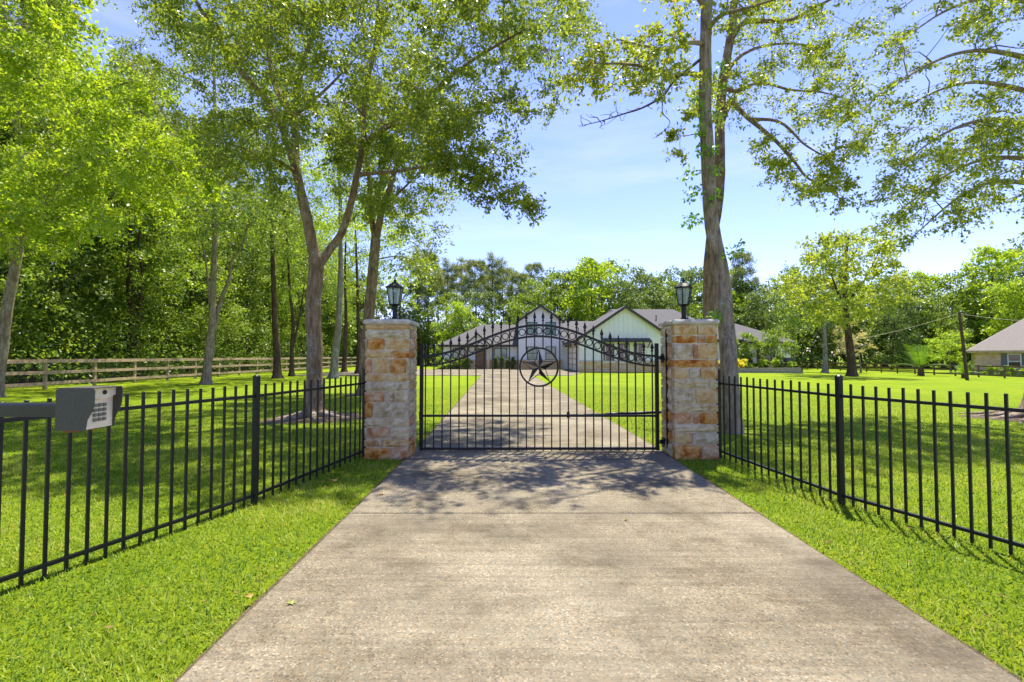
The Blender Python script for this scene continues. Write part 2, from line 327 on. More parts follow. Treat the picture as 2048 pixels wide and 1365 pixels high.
M['plate'] = simple('brushed_steel_plate', (0.84, 0.73, 0.53), 0.45, 0.25, 12, 0.12)
M['key'] = simple('steel_key', (0.20, 0.19, 0.16), 0.4, 0.4); M['rust'] = simple('rust', (0.28, 0.09, 0.02), 0.9, 0, 60, 0.5)
M['arm'] = simple('black_gloss_tube', (0.014, 0.016, 0.02), 0.3, 0, 9, 0.4)
M['lens'] = simple('lens', (0.03, 0.03, 0.03), 0.1)
def glassmat():
    m, N, L, b = newmat('lantern_glass'); b.inputs['Base Color'].default_value = (0.82, 0.90, 0.86, 1); b.inputs['Roughness'].default_value = 0.12; b.inputs['Transmission Weight'].default_value = 0.75; b.inputs['IOR'].default_value = 1.25
    return m
M['glass'] = glassmat(); M['bulb'] = simple('lamp_candle', (0.75, 0.55, 0.35), 0.4)
M['canvas'] = simple('grey_metal_cabinet', (0.10, 0.11, 0.115), 0.6); M['pot'] = simple('block_wall', (0.27, 0.25, 0.21), 0.95, 0, 8, 0.3, 0.4)

# ------------------------------------------------------------------ ground
DL, DR = -1.46, 2.22                                 # driveway edges
def drive_edges(y):
    t = np.clip((np.asarray(y, float) - 8) / 27, 0, 1); return DL - 0.75 * t, DR - 0.75 * t
xs = np.concatenate([np.linspace(-900, -70, 12), np.linspace(-60, 90, 101), np.linspace(100, 900, 12)])
ys = np.concatenate([np.linspace(-60, -4, 8), np.linspace(-2, 100, 69), np.linspace(115, 1500, 14)])
X, Y = np.meshgrid(xs, ys); Z = gz(X, Y); nx = len(xs)
V = np.stack([X, Y, Z], -1).reshape(-1, 3); i = (np.arange(len(ys) - 1)[:, None] * nx + np.arange(nx - 1)[None, :]).ravel()
tag(meshobj('lawn', np_mesh('lawn', V, np.stack([i, i + 1, i + 1 + nx, i + nx], -1), M['lawn'], True)), kind='structure')
drv = bpy.data.objects.new('driveway', None); link(drv); tag(drv, kind='structure')
cuts = [-7.9, -3.2, 4.36, 8.0, 11.6, 15.2, 18.8, 22.4, 26.0, 30.0, 34.6]
fm = MB()
for a, b in zip(cuts[:-1], cuts[1:]):
    (la, ra), (lb, rb) = drive_edges(a), drive_edges(b); g = 0.008; t = 0.028; c = 0.012
    def rg(z, k): return [(la + k, a + g + k, z), (ra - k, a + g + k, z), (rb - k, b - g - k, z), (lb + k, b - g - k, z)]
    MB().loft([rg(-0.1, 0), rg(t - c * 0.6, 0), rg(t, c)]).build('slab', M['concrete'], drv)
    fm.add([(la + .01, a - .02, 0.016), (ra - .01, a - .02, 0.016), (ra - .01, a + .02, 0.016), (la + .01, a + .02, 0.016)], [(0, 1, 2, 3)])
fm.build('joint_filler', M['joint'], drv)
crt = MB(); crt.prism([(-16, 34.64, 0.0), (4.2, 34.64, 0.0), (5.6, 38.5, 0.0), (5.8, 50.5, 0.0), (-14, 50.5, 0.0)], (0, 0, 0.03)); crt.build('court', M['concrete'], drv)
for sgn, e in ((-1, 0), (1, 1)):                      # bare soil line along the cut lawn edge
    pts = []; yy = np.linspace(-4, 34, 150)
    inn = [(float(drive_edges(y)[e]), y, 0.008) for y in yy]; outp = [(p[0] + sgn * (0.028 + 0.022 * random.random()), p[1], 0.007) for p in inn]
    m = MB(); m.add(inn + outp, [(k, k + 1, 150 + k + 1, 150 + k) for k in range(149)]); tag(m.build('soil_edge', M['soil']), kind='structure')

MB().prism([(-300, -16, 0.0), (300, -16, 0.0), (300, -8, 0.0), (-300, -8, 0.0)], (0, 0, .02)).build('unseen_street', M['concrete'])['kind'] = 'structure'  # unseen street behind the camera, added to bounce fill light forward
TRUNKS = []                                           # (x, y, r) bare spots round the trees
# ------------------------------------------------------------------ trees
def unit(v): return v / (np.linalg.norm(v, axis=-1, keepdims=True) + 1e-9)
def leaf_arrays(P, D, Nn, Ln, Wd):
    S = unit(np.cross(D, Nn)); Nn = unit(np.cross(S, D)); mid = P + D * (Ln * 0.48)[:, None] - Nn * (Wd * 0.18)[:, None]
    V = np.stack([P, mid + S * (Wd / 2)[:, None], P + D * Ln[:, None] - Nn * (Ln * 0.12)[:, None], mid - S * (Wd / 2)[:, None]], 1)
    return V
def make_tree(base, limbs, clusters, wood, leafm, leaf=(0.075, 0.04), twigs=8, lpt=26, seed=1, trunk_sides=12, droop=0.25, flare=0.7,
              tint=(0.0, 1.0), drift=None, gnarl=0.05, twig_r=0.004, spread=0.10, pine=False, twig_wood=True, flat=0.5):
    """limbs: [(points, r0, r1)], clusters: [(centre, radius)]; everything in world coordinates; returns (wood mesh, crown mesh)"""
    g = np.random.default_rng(seed); WV = []; WF = []; off = 0
    nodes = []; nr = []; cen = []
    def put(P, r, n, lob=None):
        nonlocal off
        V_, F_ = tube_np(P, r, n, lob); WV.append(V_); WF.append(F_ + off); off += len(V_)
    for li, (pts, r0, r1) in enumerate(limbs):
        P = catmull(pts, 6); m = len(P); t = np.linspace(0, 1, m); r = r0 + (r1 - r0) * t ** 0.9
        amp = gnarl * (r0 + 0.05); w = np.cumsum(g.normal(0, amp * 0.35, (m, 3)), 0); w -= np.outer(t, w[-1]); P = P + w * np.minimum(1, t * 6)[:, None]
        if li > 0:                                     # spring the limb from the wood it grows out of
            A_ = np.vstack(cen); q = A_[int(np.argmin(np.linalg.norm(A_ - P[0], axis=1)))]; P = P + (q - P[0]) * ((1 - t) ** 2)[:, None]; f_ = np.linspace(0, 1, 8, endpoint=False)[:, None]
            P = np.vstack([P[0] + (P[1] - P[0]) * f_, P[1:]]); r = np.concatenate([r[0] + (r[1] - r[0]) * f_[:, 0], r[1:]]); m = len(P); t = np.linspace(0, 1, m)
        cen.append(P)
        if li == 0:
            zb = P[0][2]; r = r * (1 + flare * np.exp(-(P[:, 2] - zb) / 0.28)); ph = g.uniform(0, 6.28, 2)
            lob = lambda a, z, zb=zb, ph=ph: 0.28 * flare * np.exp(-(z - zb) / 0.35) * np.sin(5 * a + ph[0]) + 0.04 * np.sin(3 * a + ph[1] + z * 1.3) + 0.03 * np.sin(7 * a + z * 2.1)
            put(P, r, trunk_sides + 6, lob)
        else:
            put(P, r, max(6, trunk_sides - 3), lambda a, z: 0.06 * np.sin(3 * a + z * 2.0))
        k0 = m // 3 if li == 0 else max(1, m // 5)
        nodes.append(P[k0:]); nr.append(r[k0:])
    nodes = np.vstack(nodes); nr = np.concatenate(nr)
    LP = []; LD = []
    cl = list(clusters); rm_ = float(np.median([r for _, r in cl])); cl += [(np.array(l[0][-1]), rm_) for l in limbs[1:]]
    cl = cl; C = np.array([c for c, _ in cl]); order = np.argsort([np.min(np.linalg.norm(nodes - c, axis=1)) for c in C]) if len(C) else []
    for k in order:
        c, cr = cl[k]; c = np.array(c); d = np.linalg.norm(nodes - c, axis=1)
        pen = d + np.maximum(0, nodes[:, 2] - c[2]) * 0.5; j = int(np.argmin(pen)); s = nodes[j]; ln = d[j]
        nseg = max(3, int(ln / 0.35)); t = np.linspace(0, 1, nseg + 1)
        bow = np.array([0, 0, 0.16 * ln]); B = s + np.outer(t, c - s) + np.outer(np.sin(t * math.pi), bow) + np.vstack([[0, 0, 0], g.normal(0, 0.045 * ln, (nseg - 1, 3)), [0, 0, 0]])
        rb = min(nr[j] * 0.72, 0.010 + 0.013 * ln); put(B, rb + (twig_r * 1.3 - rb) * t, 5)
        nodes = np.vstack([nodes, B[1:]]); nr = np.concatenate([nr, (rb + (twig_r * 1.3 - rb) * t)[1:]])
        for _ in range(twigs):
            if pine: dv = unit(g.normal(0, 1, 3) * np.array([1, 1, 0.7]) + np.array([0, 0, 0.35]))
            else: dv = unit(g.normal(0, 1, 3) * np.array([1, 1, flat]) + (unit(c - s) * 0.5 if ln > 0.2 else 0))
            if drift is not None: dv = unit(dv * 0.75 + drift)
            st = B[-1 - (g.integers(0, max(1, nseg // 2)))]; L_ = cr * g.uniform(0.6, 1.15)
            tt = np.linspace(0, 1, 4); T = st + np.outer(tt, dv * L_) + np.outer(tt ** 2, [0, 0, -droop * L_ * g.uniform(0.3, 1.2)]) + g.normal(0, 0.03 * L_, (4, 3)) * tt[:, None]
            if twig_wood: put(T, np.linspace(twig_r, twig_r * 0.4, 4), 3)
            n = int(lpt * g.uniform(0.7, 1.3)); u = g.uniform(0.12, 1.05, n) ** 0.8
            idx = np.clip((u * 3).astype(int), 0, 2); fr = (u * 3 - idx)[:, None]
            p = T[idx] * (1 - fr) + T[idx + 1] * fr + g.normal(0, spread * cr, (n, 3)) * np.array([1, 1, 0.8])
            LP.append(p); LD.append(unit(dv[None, :] * (0.5 if not pine else 0.3) + g.normal(0, 0.75, (n, 3)) + np.array([0, 0, -0.15 if not pine else 0.2])))
    wm = np_mesh('trunk', np.vstack(WV) - base, np.vstack(WF), wood, True)
    P = np.vstack(LP); D = np.vstack(LD); n = len(P)
    Nn = unit(g.normal(0, 0.65, (n, 3)) + np.array([0, 0, 1.0])); sc = g.uniform(0.65, 1.25, n)
    LV = leaf_arrays(P, D, Nn, leaf[0] * sc, leaf[1] * sc * g.uniform(0.8, 1.2, n)) - base
    tn = np.clip(g.beta(2.0, 2.2, n), 0, 1); tn = tint[0] + (tint[1] - tint[0]) * tn
    cm = np_mesh('crown', LV.reshape(-1, 3), np.arange(n * 4).reshape(-1, 4), leafm, False, tn)
    return wm, cm
def put_tree(name, base, meshes, label, cat='tree', group=None, rz=0.0, s=1.0, sz=None):
    o = thing(name, base, label, cat, group, rz); o.scale = (s, s, sz or s)
    meshobj('trunk', meshes[0], o); meshobj('crown', meshes[1], o); return o
def inpoly(px, py, poly):
    c = False; j = len(poly) - 1
    for i in range(len(poly)):
        if (poly[i][1] > py) != (poly[j][1] > py) and px < (poly[j][0] - poly[i][0]) * (py - poly[i][1]) / (poly[j][1] - poly[i][1]) + poly[i][0]: c = not c
        j = i
    return c
def region(poly, y0, y1, n, r, seed, gap=0.55):
    g = random.Random(seed); out = []; xs_ = [p[0] for p in poly]; ys_ = [p[1] for p in poly]; tries = 0
    while len(out) < n and tries < n * 60:
        tries += 1; px = g.uniform(min(xs_), max(xs_)); py = g.uniform(min(ys_), max(ys_))
        if not inpoly(px, py, poly): continue
        p = at(px, py, g.uniform(y0, y1)); rr = g.uniform(r * 0.75, r * 1.25)
        if all(np.linalg.norm(p - q) > gap * r for q, _ in out): out.append((p, rr))
    return out
def crown(cx, cy, z0, z1, rad, n, r, seed, shape='round', gap=0.5):
    g = np.random.default_rng(seed); out = []; tries = 0; rot = g.uniform(0, 6.28)
    while len(out) < n and tries < n * 80:
        tries += 1; u = g.uniform(0, 1)
        if shape == 'round': prof = math.sin(math.pi * min(1, 0.10 + 0.84 * u)) ** 0.6
        elif shape == 'top': prof = 0.35 + 0.65 * math.sin(math.pi * min(1, 0.05 + 0.92 * u ** 0.8))
        elif shape == 'cone': prof = (1 - u) ** 0.7 + 0.08
        else: prof = 1.0
        a = g.uniform(0, 6.28); lump = 1 + 0.28 * math.sin(2 * a + rot + 3 * u) + 0.2 * math.sin(5 * a + rot * 2 - 5 * u)
        q = rad * prof * lump * math.sqrt(g.uniform(0.12, 1)); p = np.array([cx + q * math.cos(a), cy + q * math.sin(a), z0 + (z1 - z0) * u])
        if all(np.linalg.norm(p - o) > gap * r for o, _ in out): out.append((p, r * g.uniform(0.75, 1.25)))
    return out
def trunk_pts(x, y, z, h, lean=0.3, seed=0, n=6):
    g = np.random.default_rng(seed); w = np.cumsum(g.normal(0, lean / n, (n + 1, 2)), 0)
    return [np.array([x + w[k][0] * (k > 0), y + w[k][1] * (k > 0), z - (0.12 if k == 0 else 0) + h * k / n]) for k in range(n + 1)]
def pl(l, Y):                                         # a limb read off the photograph with its own depths
    return [at(p[0], p[1], p[2] if len(p) > 2 else Y) for p in l]

# --- the big oak inside the left fence
b0 = grd(628, 836); TRUNKS.append((b0[0], b0[1], 0.9)); yO = b0[1]
limbs = [([b0 - [0, 0, .12]] + pl([(629, 760), (630, 690), (628, 610), (634, 545), (632, 515)], yO), 0.178, 0.165),
  (pl([(634, 535, yO), (618, 455, yO - .1), (601, 385, yO - .2), (587, 325, yO - .3), (560, 250, yO - .5), (529, 197, yO - .6), (480, 140, yO - .9), (430, 70, yO - 1.2), (380, -20, yO - 1.5)], 0), 0.135, 0.03),
  (pl([(637, 540, yO), (660, 505, yO + .1), (685, 470, yO + .1), (704, 410, yO), (717, 341, yO - .1), (728, 279, yO - .2), (731, 185, yO - .2), (749, 100, yO - .3), (760, -60, yO - .5)], 0), 0.112, 0.03),
  (pl([(590, 335, yO - .3), (587, 246, yO), (548, 164, yO + .3), (537, 82, yO + .5), (550, -20, yO + .8), (556, -160, yO + 1)], 0), 0.095, 0.025),
  (pl([(587, 250, yO), (600, 160, yO - .3), (615, 100, yO - .6), (640, 20, yO - .9), (660, -90, yO - 1)], 0), 0.07, 0.02),
  (pl([(585, 345, yO - .3), (550, 322, yO - .9), (522, 316, yO - 1.4), (490, 298, yO - 2), (455, 287, yO - 2.6)], 0), 0.05, 0.015),
  (pl([(730, 285, yO - .2), (770, 255, yO - .6), (810, 234, yO - 1), (857, 193, yO - 1.5), (905, 150, yO - 2), (960, 110, yO - 2.5), (1050, 60, yO - 3)], 0), 0.075, 0.018),
  (pl([(720, 357, yO), (760, 350, yO - .5), (800, 345, yO - .9), (872, 332, yO - 1.5), (920, 332, yO - 1.9), (965, 356, yO - 2.3)], 0), 0.045, 0.012),
  (pl([(592, 230, yO), (640, 190, yO + .4), (690, 140, yO + .9), (760, 60, yO + 1.5)], 0), 0.05, 0.015)]
cl_ = region([(330, -150), (1110, -170), (1185, -60), (1180, 60), (1105, 120), (1125, 235), (1050, 250), (1000, 180), (900, 250), (760, 240), (600, 300), (520, 200), (420, 190), (320, 140), (280, 30)], yO - 3.6, yO + 3.0, 205, 0.66, 3, 0.5)
cl_ += region([(860, 330), (1000, 330), (1060, 380), (1070, 420), (1010, 405), (900, 370)], yO - 2.6, yO - 1.6, 9, 0.48, 4)
cl_ += region([(830, 230), (1030, 180), (1060, 290), (960, 330), (850, 320)], yO - 2.8, yO - 0.8, 18, 0.55, 5)
cl_ += region([(400, 200), (580, 220), (560, 360), (420, 350)], yO - 2.6, yO + 0.5, 15, 0.55, 6)
cl_ += region([(640, 240), (820, 240), (800, 340), (660, 330)], yO - 0.8, yO + 2.2, 14, 0.5, 16)
cl_ += region([(270, -60), (620, -60), (640, 300), (480, 330), (330, 240), (270, 120)], yO + 0.5, yO + 4.5, 38, 0.75, 17)
put_tree('oak_tree', b0, make_tree(b0, limbs, cl_, M['bark_oak'], M['lf_oak'], (0.080, 0.042), 9, 46, 11, 14, flare=0.95),
         'large oak forking low with lichen spotted trunk just behind the iron fence')
# roots
rt = MB()
for k in range(7):
    a = k * 0.95 + 0.3; L_ = 0.7 + 0.5 * random.random()
    rt.tube([(b0[0] + math.cos(a + 0.25 * s_) * (0.16 + L_ * s_), b0[1] + math.sin(a + 0.25 * s_) * (0.16 + L_ * s_), 0.10 * (1 - s_) ** 1.5 - 0.02 * s_) for s_ in (0, .25, .5, .75, 1)], [0.11, 0.085, 0.06, 0.045, 0.02], 7)
# --- second forked oak behind the left stone pillar
b1 = grd(730, 790); TRUNKS.append((b1[0], b1[1], 0.6)); y1 = b1[1]
limbs = [([b1 - [0, 0, .12]] + pl([(731, 740), (735, 670), (741, 590), (747, 530), (752, 478)], y1), 0.23, 0.175),
  (pl([(750, 490, y1), (742, 430, y1), (738, 360, y1 + .3), (728, 290, y1 + .5), (715, 200, y1 + .8)], 0), 0.12, 0.04),
  (pl([(753, 485, y1), (765, 420, y1 - .2), (780, 375, y1 - .4), (800, 300, y1 - .6), (815, 200, y1 - .8), (830, 100, y1 - 1)], 0), 0.14, 0.04),
  (pl([(768, 415, y1 - .2), (800, 385, y1 - .9), (835, 350, y1 - 1.5), (860, 320, y1 - 2)], 0), 0.05, 0.02)]
cl_ = region([(680, 150), (860, 120), (900, 330), (895, 420), (870, 440), (880, 470), (820, 545), (770, 440), (700, 430), (660, 330)], y1 - 3, y1 + 3, 105, 0.85, 8)
cl_ += region([(640, -150), (980, -150), (930, 120), (680, 150)], y1 - 2, y1 + 3, 30, 0.9, 9)
put_tree('oak_tree', b1, make_tree(b1, limbs, cl_, M['bark_oak'], M['lf_oak'], (0.12, 0.062), 8, 34, 12, 12), 'forked oak standing behind the stone pillar beside the fence end')
# --- bright tree at the left edge
b2 = grd(-12, 795); TRUNKS.append((b2[0], b2[1], 0.6)); y2 = b2[1]
limbs = [([b2 - [0, 0, .12]] + pl([(0, 720), (10, 640), (24, 560), (36, 490), (45, 400)], y2), 0.18, 0.13),
  (pl([(45, 410, y2), (40, 280, y2 - .5), (20, 120, y2 - 1), (0, -60, y2 - 1.5)], 0), 0.12, 0.04),
  (pl([(38, 480, y2), (90, 400, y2 - 1), (160, 330, y2 - 2), (250, 300, y2 - 3), (330, 320, y2 - 3.5)], 0), 0.09, 0.02),
  (pl([(42, 400, y2), (110, 280, y2 - 1), (190, 190, y2 - 1.6), (280, 160, y2 - 2.2)], 0), 0.09, 0.02),
  (pl([(30, 520, y2), (-30, 420, y2 - 1), (-100, 330, y2 - 1.6)], 0), 0.09, 0.02)]
cl_ = region([(-160, 60), (120, 70), (230, 120), (300, 230), (310, 330), (250, 400), (180, 500), (90, 520), (20, 480), (-60, 540), (-160, 420)], y2 - 5.5, y2 + 1.5, 170, 0.8, 21, .45)
cl_ += region([(250, 250), (400, 280), (420, 360), (320, 450), (250, 420)], y2 - 4, y2 + 1, 26, 0.7, 22)
cl_ += region([(-60, -160), (200, -160), (210, 40), (120, 70), (0, 60), (-60, 60)], y2 - 7, y2 - 3, 34, 0.7, 23)
put_tree('maple_tree', b2, make_tree(b2, limbs, cl_, M['bark_grey'], M['lf_bright'], (0.115, 0.062), 9, 40, 13, 12, droop=0.55, flat=0.35),
         'leaning tree with bright yellow green leaves at the start of the wooden rail fence')
# --- overhanging branch tree whose trunk stands beside the keypad verge (dark star leaves, top corner)
# --- lawn trees along the wooden fence
def lawn_tree(name, px, py, top, r, crown_poly, spread, n, rc, wood, leafm, label, seed, leaf=(0.16, 0.085), extra=None, lpt=22):
    b = grd(px, py); TRUNKS.append((b[0], b[1], 0.5)); Yb = b[1]
    tp = [b - [0, 0, .12]] + pl([(px + (q[0] - px), q[1]) for q in top], Yb)
    lm = [(tp, r, r * 0.3)] + [(pl(e, 0), er, er * 0.25) for e, er in (extra(Yb) if extra else [])]
    c_ = []
    for k_, (poly, nn) in enumerate(crown_poly): c_ += region(poly, Yb - spread, Yb + spread, nn, rc, seed + k_ * 7)
    return put_tree(name, b, make_tree(b, lm, c_, wood, leafm, leaf, 8, lpt, seed, 10), label)
lawn_tree('hornbeam_tree', 412, 769, [(418, 700), (425, 640), (428, 560), (430, 450), (431, 350), (430, 230), (428, 110)], 0.2,
  [([(300, 250), (560, 250), (590, 420), (560, 480), (480, 430), (350, 440), (280, 380)], 42), ([(390, 380), (540, 400), (560, 500), (500, 530), (400, 490)], 20), ([(250, 70), (420, 30), (560, 60), (600, 250), (280, 260)], 46)], 3.5, 60, 1.0,
  M['bark_grey'], M['lf_wood'], 'tree with pale curved twin stems in front of the wooden fence', 31,
  extra=lambda Y_: [([(418, 700, Y_), (440, 610, Y_ + .2), (458, 560, Y_ + .1), (464, 522, Y_), (485, 490, Y_ - .3), (500, 430, Y_ - .5)], 0.13), ([(415, 742, Y_), (426, 700, Y_ + .4), (420, 610, Y_ + .6), (412, 530, Y_ + .4), (400, 470, Y_)], 0.11)])
lawn_tree('slender_tree', 554, 757, [(553, 700), (549, 640), (546, 560), (543, 450), (540, 330)], 0.25, [([(460, 300), (620, 290), (640, 470), (560, 510), (470, 450)], 40)], 4, 40, 1.2,
  M['bark_dark'], M['lf_wood'], 'straight dark trunked tree third along the wooden fence', 32)
lawn_tree('slender_tree', 583, 753, [(584, 700), (586, 640), (580, 590), (575, 500), (570, 420)], 0.16, [([(530, 450), (640, 440), (650, 560), (590, 600), (540, 560)], 26)], 4, 26, 1.1,
  M['bark_dark'], M['lf_wood'], 'thin forked tree by the wooden fence behind the big oak', 33, extra=lambda Y_: [([(584, 700, Y_), (598, 640, Y_), (606, 590, Y_), (612, 540, Y_)], 0.1)])
lawn_tree('birch_tree', 667, 757, [(670, 710), (677, 650), (680, 580), (681, 500), (680, 400), (676, 300)], 0.27, [([(600, 240), (760, 230), (770, 420), (700, 480), (610, 440)], 44)], 4, 44, 1.15,
  M['bark_pale'], M['lf_lime'], 'pale grey trunked tree with lime leaves beside the big oak', 34)
lawn_tree('slender_tree', 688, 745, [(690, 690), (692, 640), (690, 560), (692, 460)], 0.22, [([(630, 380), (780, 360), (790, 560), (720, 600), (640, 560)], 34)], 5, 34, 1.4,
  M['bark_dark'], M['lf_lime'], 'dark trunked tree at the far end of the wooden rail fence', 35, leaf=(0.2, 0.1))
lawn_tree('slender_tree', 716, 748, [(718, 690), (716, 620), (714, 540), (710, 440)], 0.2, [([(650, 420), (850, 380), (860, 540), (820, 640), (700, 600)], 40)], 5, 40, 1.4,
  M['bark_dark'], M['lf_bright'], 'thin dark tree seen against the far edge of the stone pillar', 36, leaf=(0.2, 0.1))
# --- the two tall trunks behind the right pillar
b3 = grd(1466, 866); TRUNKS.append((b3[0], b3[1], 0.7)); y3 = b3[1]
limbs = [([b3 - [0, 0, .12]] + pl([(1463, 800), (1460, 730), (1453, 650), (1446, 560), (1434, 500), (1424, 440), (1419, 371), (1415, 270), (1412, 168), (1411, 100), (1413, 20), (1420, -110), (1425, -260)], y3), 0.168, 0.09),
  (pl([(1410, 160, y3), (1375, 150, y3 - .3), (1336, 155, y3 - .5), (1289, 135, y3 - .9), (1240, 128, y3 - 1.2), (1190, 128, y3 - 1.5)], 0), 0.055, 0.012),
  (pl([(1411, 95, y3), (1380, 90, y3 - .3), (1340, 103, y3 - .6), (1300, 95, y3 - .9), (1240, 80, y3 - 1.3)], 0), 0.05, 0.012),
  (pl([(1413, 30, y3), (1380, -20, y3 - .4), (1330, -60, y3 - .9), (1260, -90, y3 - 1.5)], 0), 0.05, 0.012),
  (pl([(1413, 60, y3), (1440, 30, y3 - .4), (1480, 18, y3 - .8), (1530, 5, y3 - 1.2), (1600, -20, y3 - 1.6)], 0), 0.05, 0.012)]
cl_ = region([(1140, 110), (1200, 75), (1290, 75), (1340, 30), (1400, 40), (1400, 150), (1330, 180), (1250, 180), (1190, 165), (1150, 160)], y3 - 1.6, y3 + 0.6, 38, 0.34, 41, .4)
cl_ += region([(1270, 0), (1400, -60), (1560, -60), (1560, 30), (1450, 60), (1330, 25)], y3 - 1.6, y3 + 1, 16, 0.42, 42)
cl_ += region([(1180, -380), (1640, -380), (1700, -120), (1560, -50), (1290, -60), (1180, -150)], y3 - 1.0, y3 + 2.5, 16, 0.45, 43)
cl_ += region([(1320, 250), (1400, 230), (1405, 300), (1340, 310)], y3 - .8, y3 - .2, 4, 0.28, 44)
put_tree('sweetgum_tree', b3, make_tree(b3, limbs, cl_, M['bark_grey'], M['lf_oak2'], (0.086, 0.045), 8, 14, 14, 14, flare=0.35), 'tall leaning grey trunked tree just behind the stone pillar with the gate hinges')
b4 = grd(1424, 822); TRUNKS.append((b4[0], b4[1], 0.6)); y4 = b4[1]
limbs = [([b4 - [0, 0, .12]] + pl([(1422, 740), (1420, 660), (1418, 560), (1424, 470), (1434, 400), (1437, 330), (1438, 240), (1446, 160), (1460, 80), (1470, -20), (1475, -200)], y4), 0.185, 0.09),
  (pl([(1438, 250, y4), (1460, 200, y4 - .3), (1475, 212, y4 - .5), (1498, 236, y4 - .7), (1550, 280, y4 - 1), (1590, 325, y4 - 1.3), (1615, 357, y4 - 1.5), (1650, 368, y4 - 1.7)], 0), 0.085, 0.015),
  (pl([(1500, 238, y4 - .7), (1560, 245, y4 - 1.2), (1610, 290, y4 - 1.6), (1655, 316, y4 - 2)], 0), 0.045, 0.012),
  (pl([(1446, 170, y4), (1475, 180, y4 + .2), (1520, 164, y4 + .3), (1580, 180, y4 + .2), (1640, 185, y4), (1700, 200, y4 - .3)], 0), 0.06, 0.012),
  (pl([(1462, 80, y4), (1490, 45, y4 - .3), (1530, 42, y4 - .6), (1580, 40, y4 - .9), (1640, 10, y4 - 1.4), (1700, -20, y4 - 1.8)], 0), 0.085, 0.02),
  (pl([(1448, 150, y4), (1485, 110, y4 + .5), (1540, 90, y4 + .9), (1610, 90, y4 + 1.2), (1660, 110, y4 + 1.2)], 0), 0.06, 0.012)]
cl_ = region([(1440, 60), (1520, 20), (1700, 10), (1735, 70), (1720, 140), (1725, 230), (1735, 300), (1700, 330), (1620, 300), (1560, 250), (1490, 220), (1450, 230)], y4 - 2.4, y4 + 1.8, 62, 0.48, 45)
cl_ += region([(1520, 280), (1600, 300), (1700, 320), (1700, 385), (1655, 415), (1590, 385), (1535, 360)], y4 - 2.2, y4 - .4, 22, 0.42, 46)
cl_ += region([(1360, 140), (1470, 140), (1480, 250), (1380, 230)], y4 - 1, y4 + 1, 10, 0.45, 47)
cl_ += region([(1440, -350), (1820, -350), (1820, -60), (1740, 10), (1520, 20), (1440, 0)], y4 - 2.4, y4 + 2, 45, 0.65, 48)
put_tree('oak_tree', b4, make_tree(b4, limbs, cl_, M['bark_oak'], M['lf_olive'], (0.086, 0.045), 8, 26, 15, 14, flare=0.5), 'brown trunked oak right behind the leaning tree with spreading crooked branches')
# dead branch and climbing vine on the leaning tree
g_ = random.Random(5); dead = MB(); main = pl([(1400, 120, y3 - .2), (1349, 162, y3 - .6), (1326, 192, y3 - .8), (1285, 216, y3 - 1), (1245, 229, y3 - 1.2), (1200, 243, y3 - 1.4), (1157, 253, y3 - 1.6)], 0)
P_ = catmull(main, 5); dead.tube(P_, np.linspace(0.028, 0.004, len(P_)), 6)
for k in range(26):
    i0 = g_.randrange(6, len(P_)); p = Vector(P_[i0]); d = Vector((g_.uniform(-1, .6), g_.uniform(-.6, .6), g_.uniform(-.7, .7))); L_ = g_.uniform(.12, .42)
    q = [p + d * L_ * t + Vector((g_.uniform(-.03, .03), 0, g_.uniform(-.03, .03))) * (t > 0) for t in (0, .35, .7, 1)]; dead.tube([tuple(x) for x in q], [0.007, 0.005, 0.004, 0.002], 4)
P_ = catmull(pl([(1326, 192, y3 - .8), (1325, 225, y3 - .8), (1340, 245, y3 - .7), (1325, 265, y3 - .8), (1305, 278, y3 - .9)], 0), 4); dead.tube(P_, np.linspace(0.01, 0.003, len(P_)), 5)
tree3 = [o for o in COL.objects if o.name.startswith('sweetgum_tree')][0]
dead.build('dead_branch', M['bark_dark'], tree3)
def leaf_cloud(name, pts, rad, leafm, leaf, n, seed, parent=None, drip=0.0, origin=None):
    g = np.random.default_rng(seed); pts = np.array(pts, float); k = g.integers(0, len(pts), n); rd = np.broadcast_to(np.array(rad, float), (len(pts),))[k]
    d = unit(g.normal(0, 1, (n, 3))) * (g.uniform(0, 1, n) ** 0.45 * rd)[:, None]; P = pts[k] + d
    D = unit(unit(d) * 0.5 + g.normal(0, 0.7, (n, 3)) + [0, 0, -drip]); Nn = unit(g.normal(0, .7, (n, 3)) + [0, 0, .9]); sc = g.uniform(.6, 1.3, n)
    LV = leaf_arrays(P, D, Nn, leaf[0] * sc, leaf[1] * sc); o_ = np.array(origin if origin is not None else (0, 0, 0))
    me = np_mesh(name, (LV - o_).reshape(-1, 3), np.arange(n * 4).reshape(-1, 4), leafm, False, np.clip(g.beta(2, 2.2, n), 0, 1)); return me
vp = pl([(1404, 225, y3 - .15), (1400, 260, y3 - .2), (1395, 200, y3 - .25), (1402, 300, y3 - .2), (1385, 345, y3 - .25), (1370, 352, y3 - .3), (1395, 385, y3 - .22), (1378, 392, y3 - .3), (1392, 440, y3 - .25), (1376, 442, y3 - .3),
         (1425, 300, y3 - .25), (1430, 340, y3 - .25), (1433, 395, y3 - .25), (1440, 180, y3 - .3), (1445, 130, y3 - .3), (1435, 230, y3 - .3), (1462, 505, y3 - .25), (1478, 497, y3 - .3), (1440, 625, y3 - .2), (1430, 640, y3 - .25)], 0)
meshobj('vine', leaf_cloud('vine', vp, 0.13, M['lf_vine'], (0.085, 0.05), 620, 51, origin=b3), tree3)
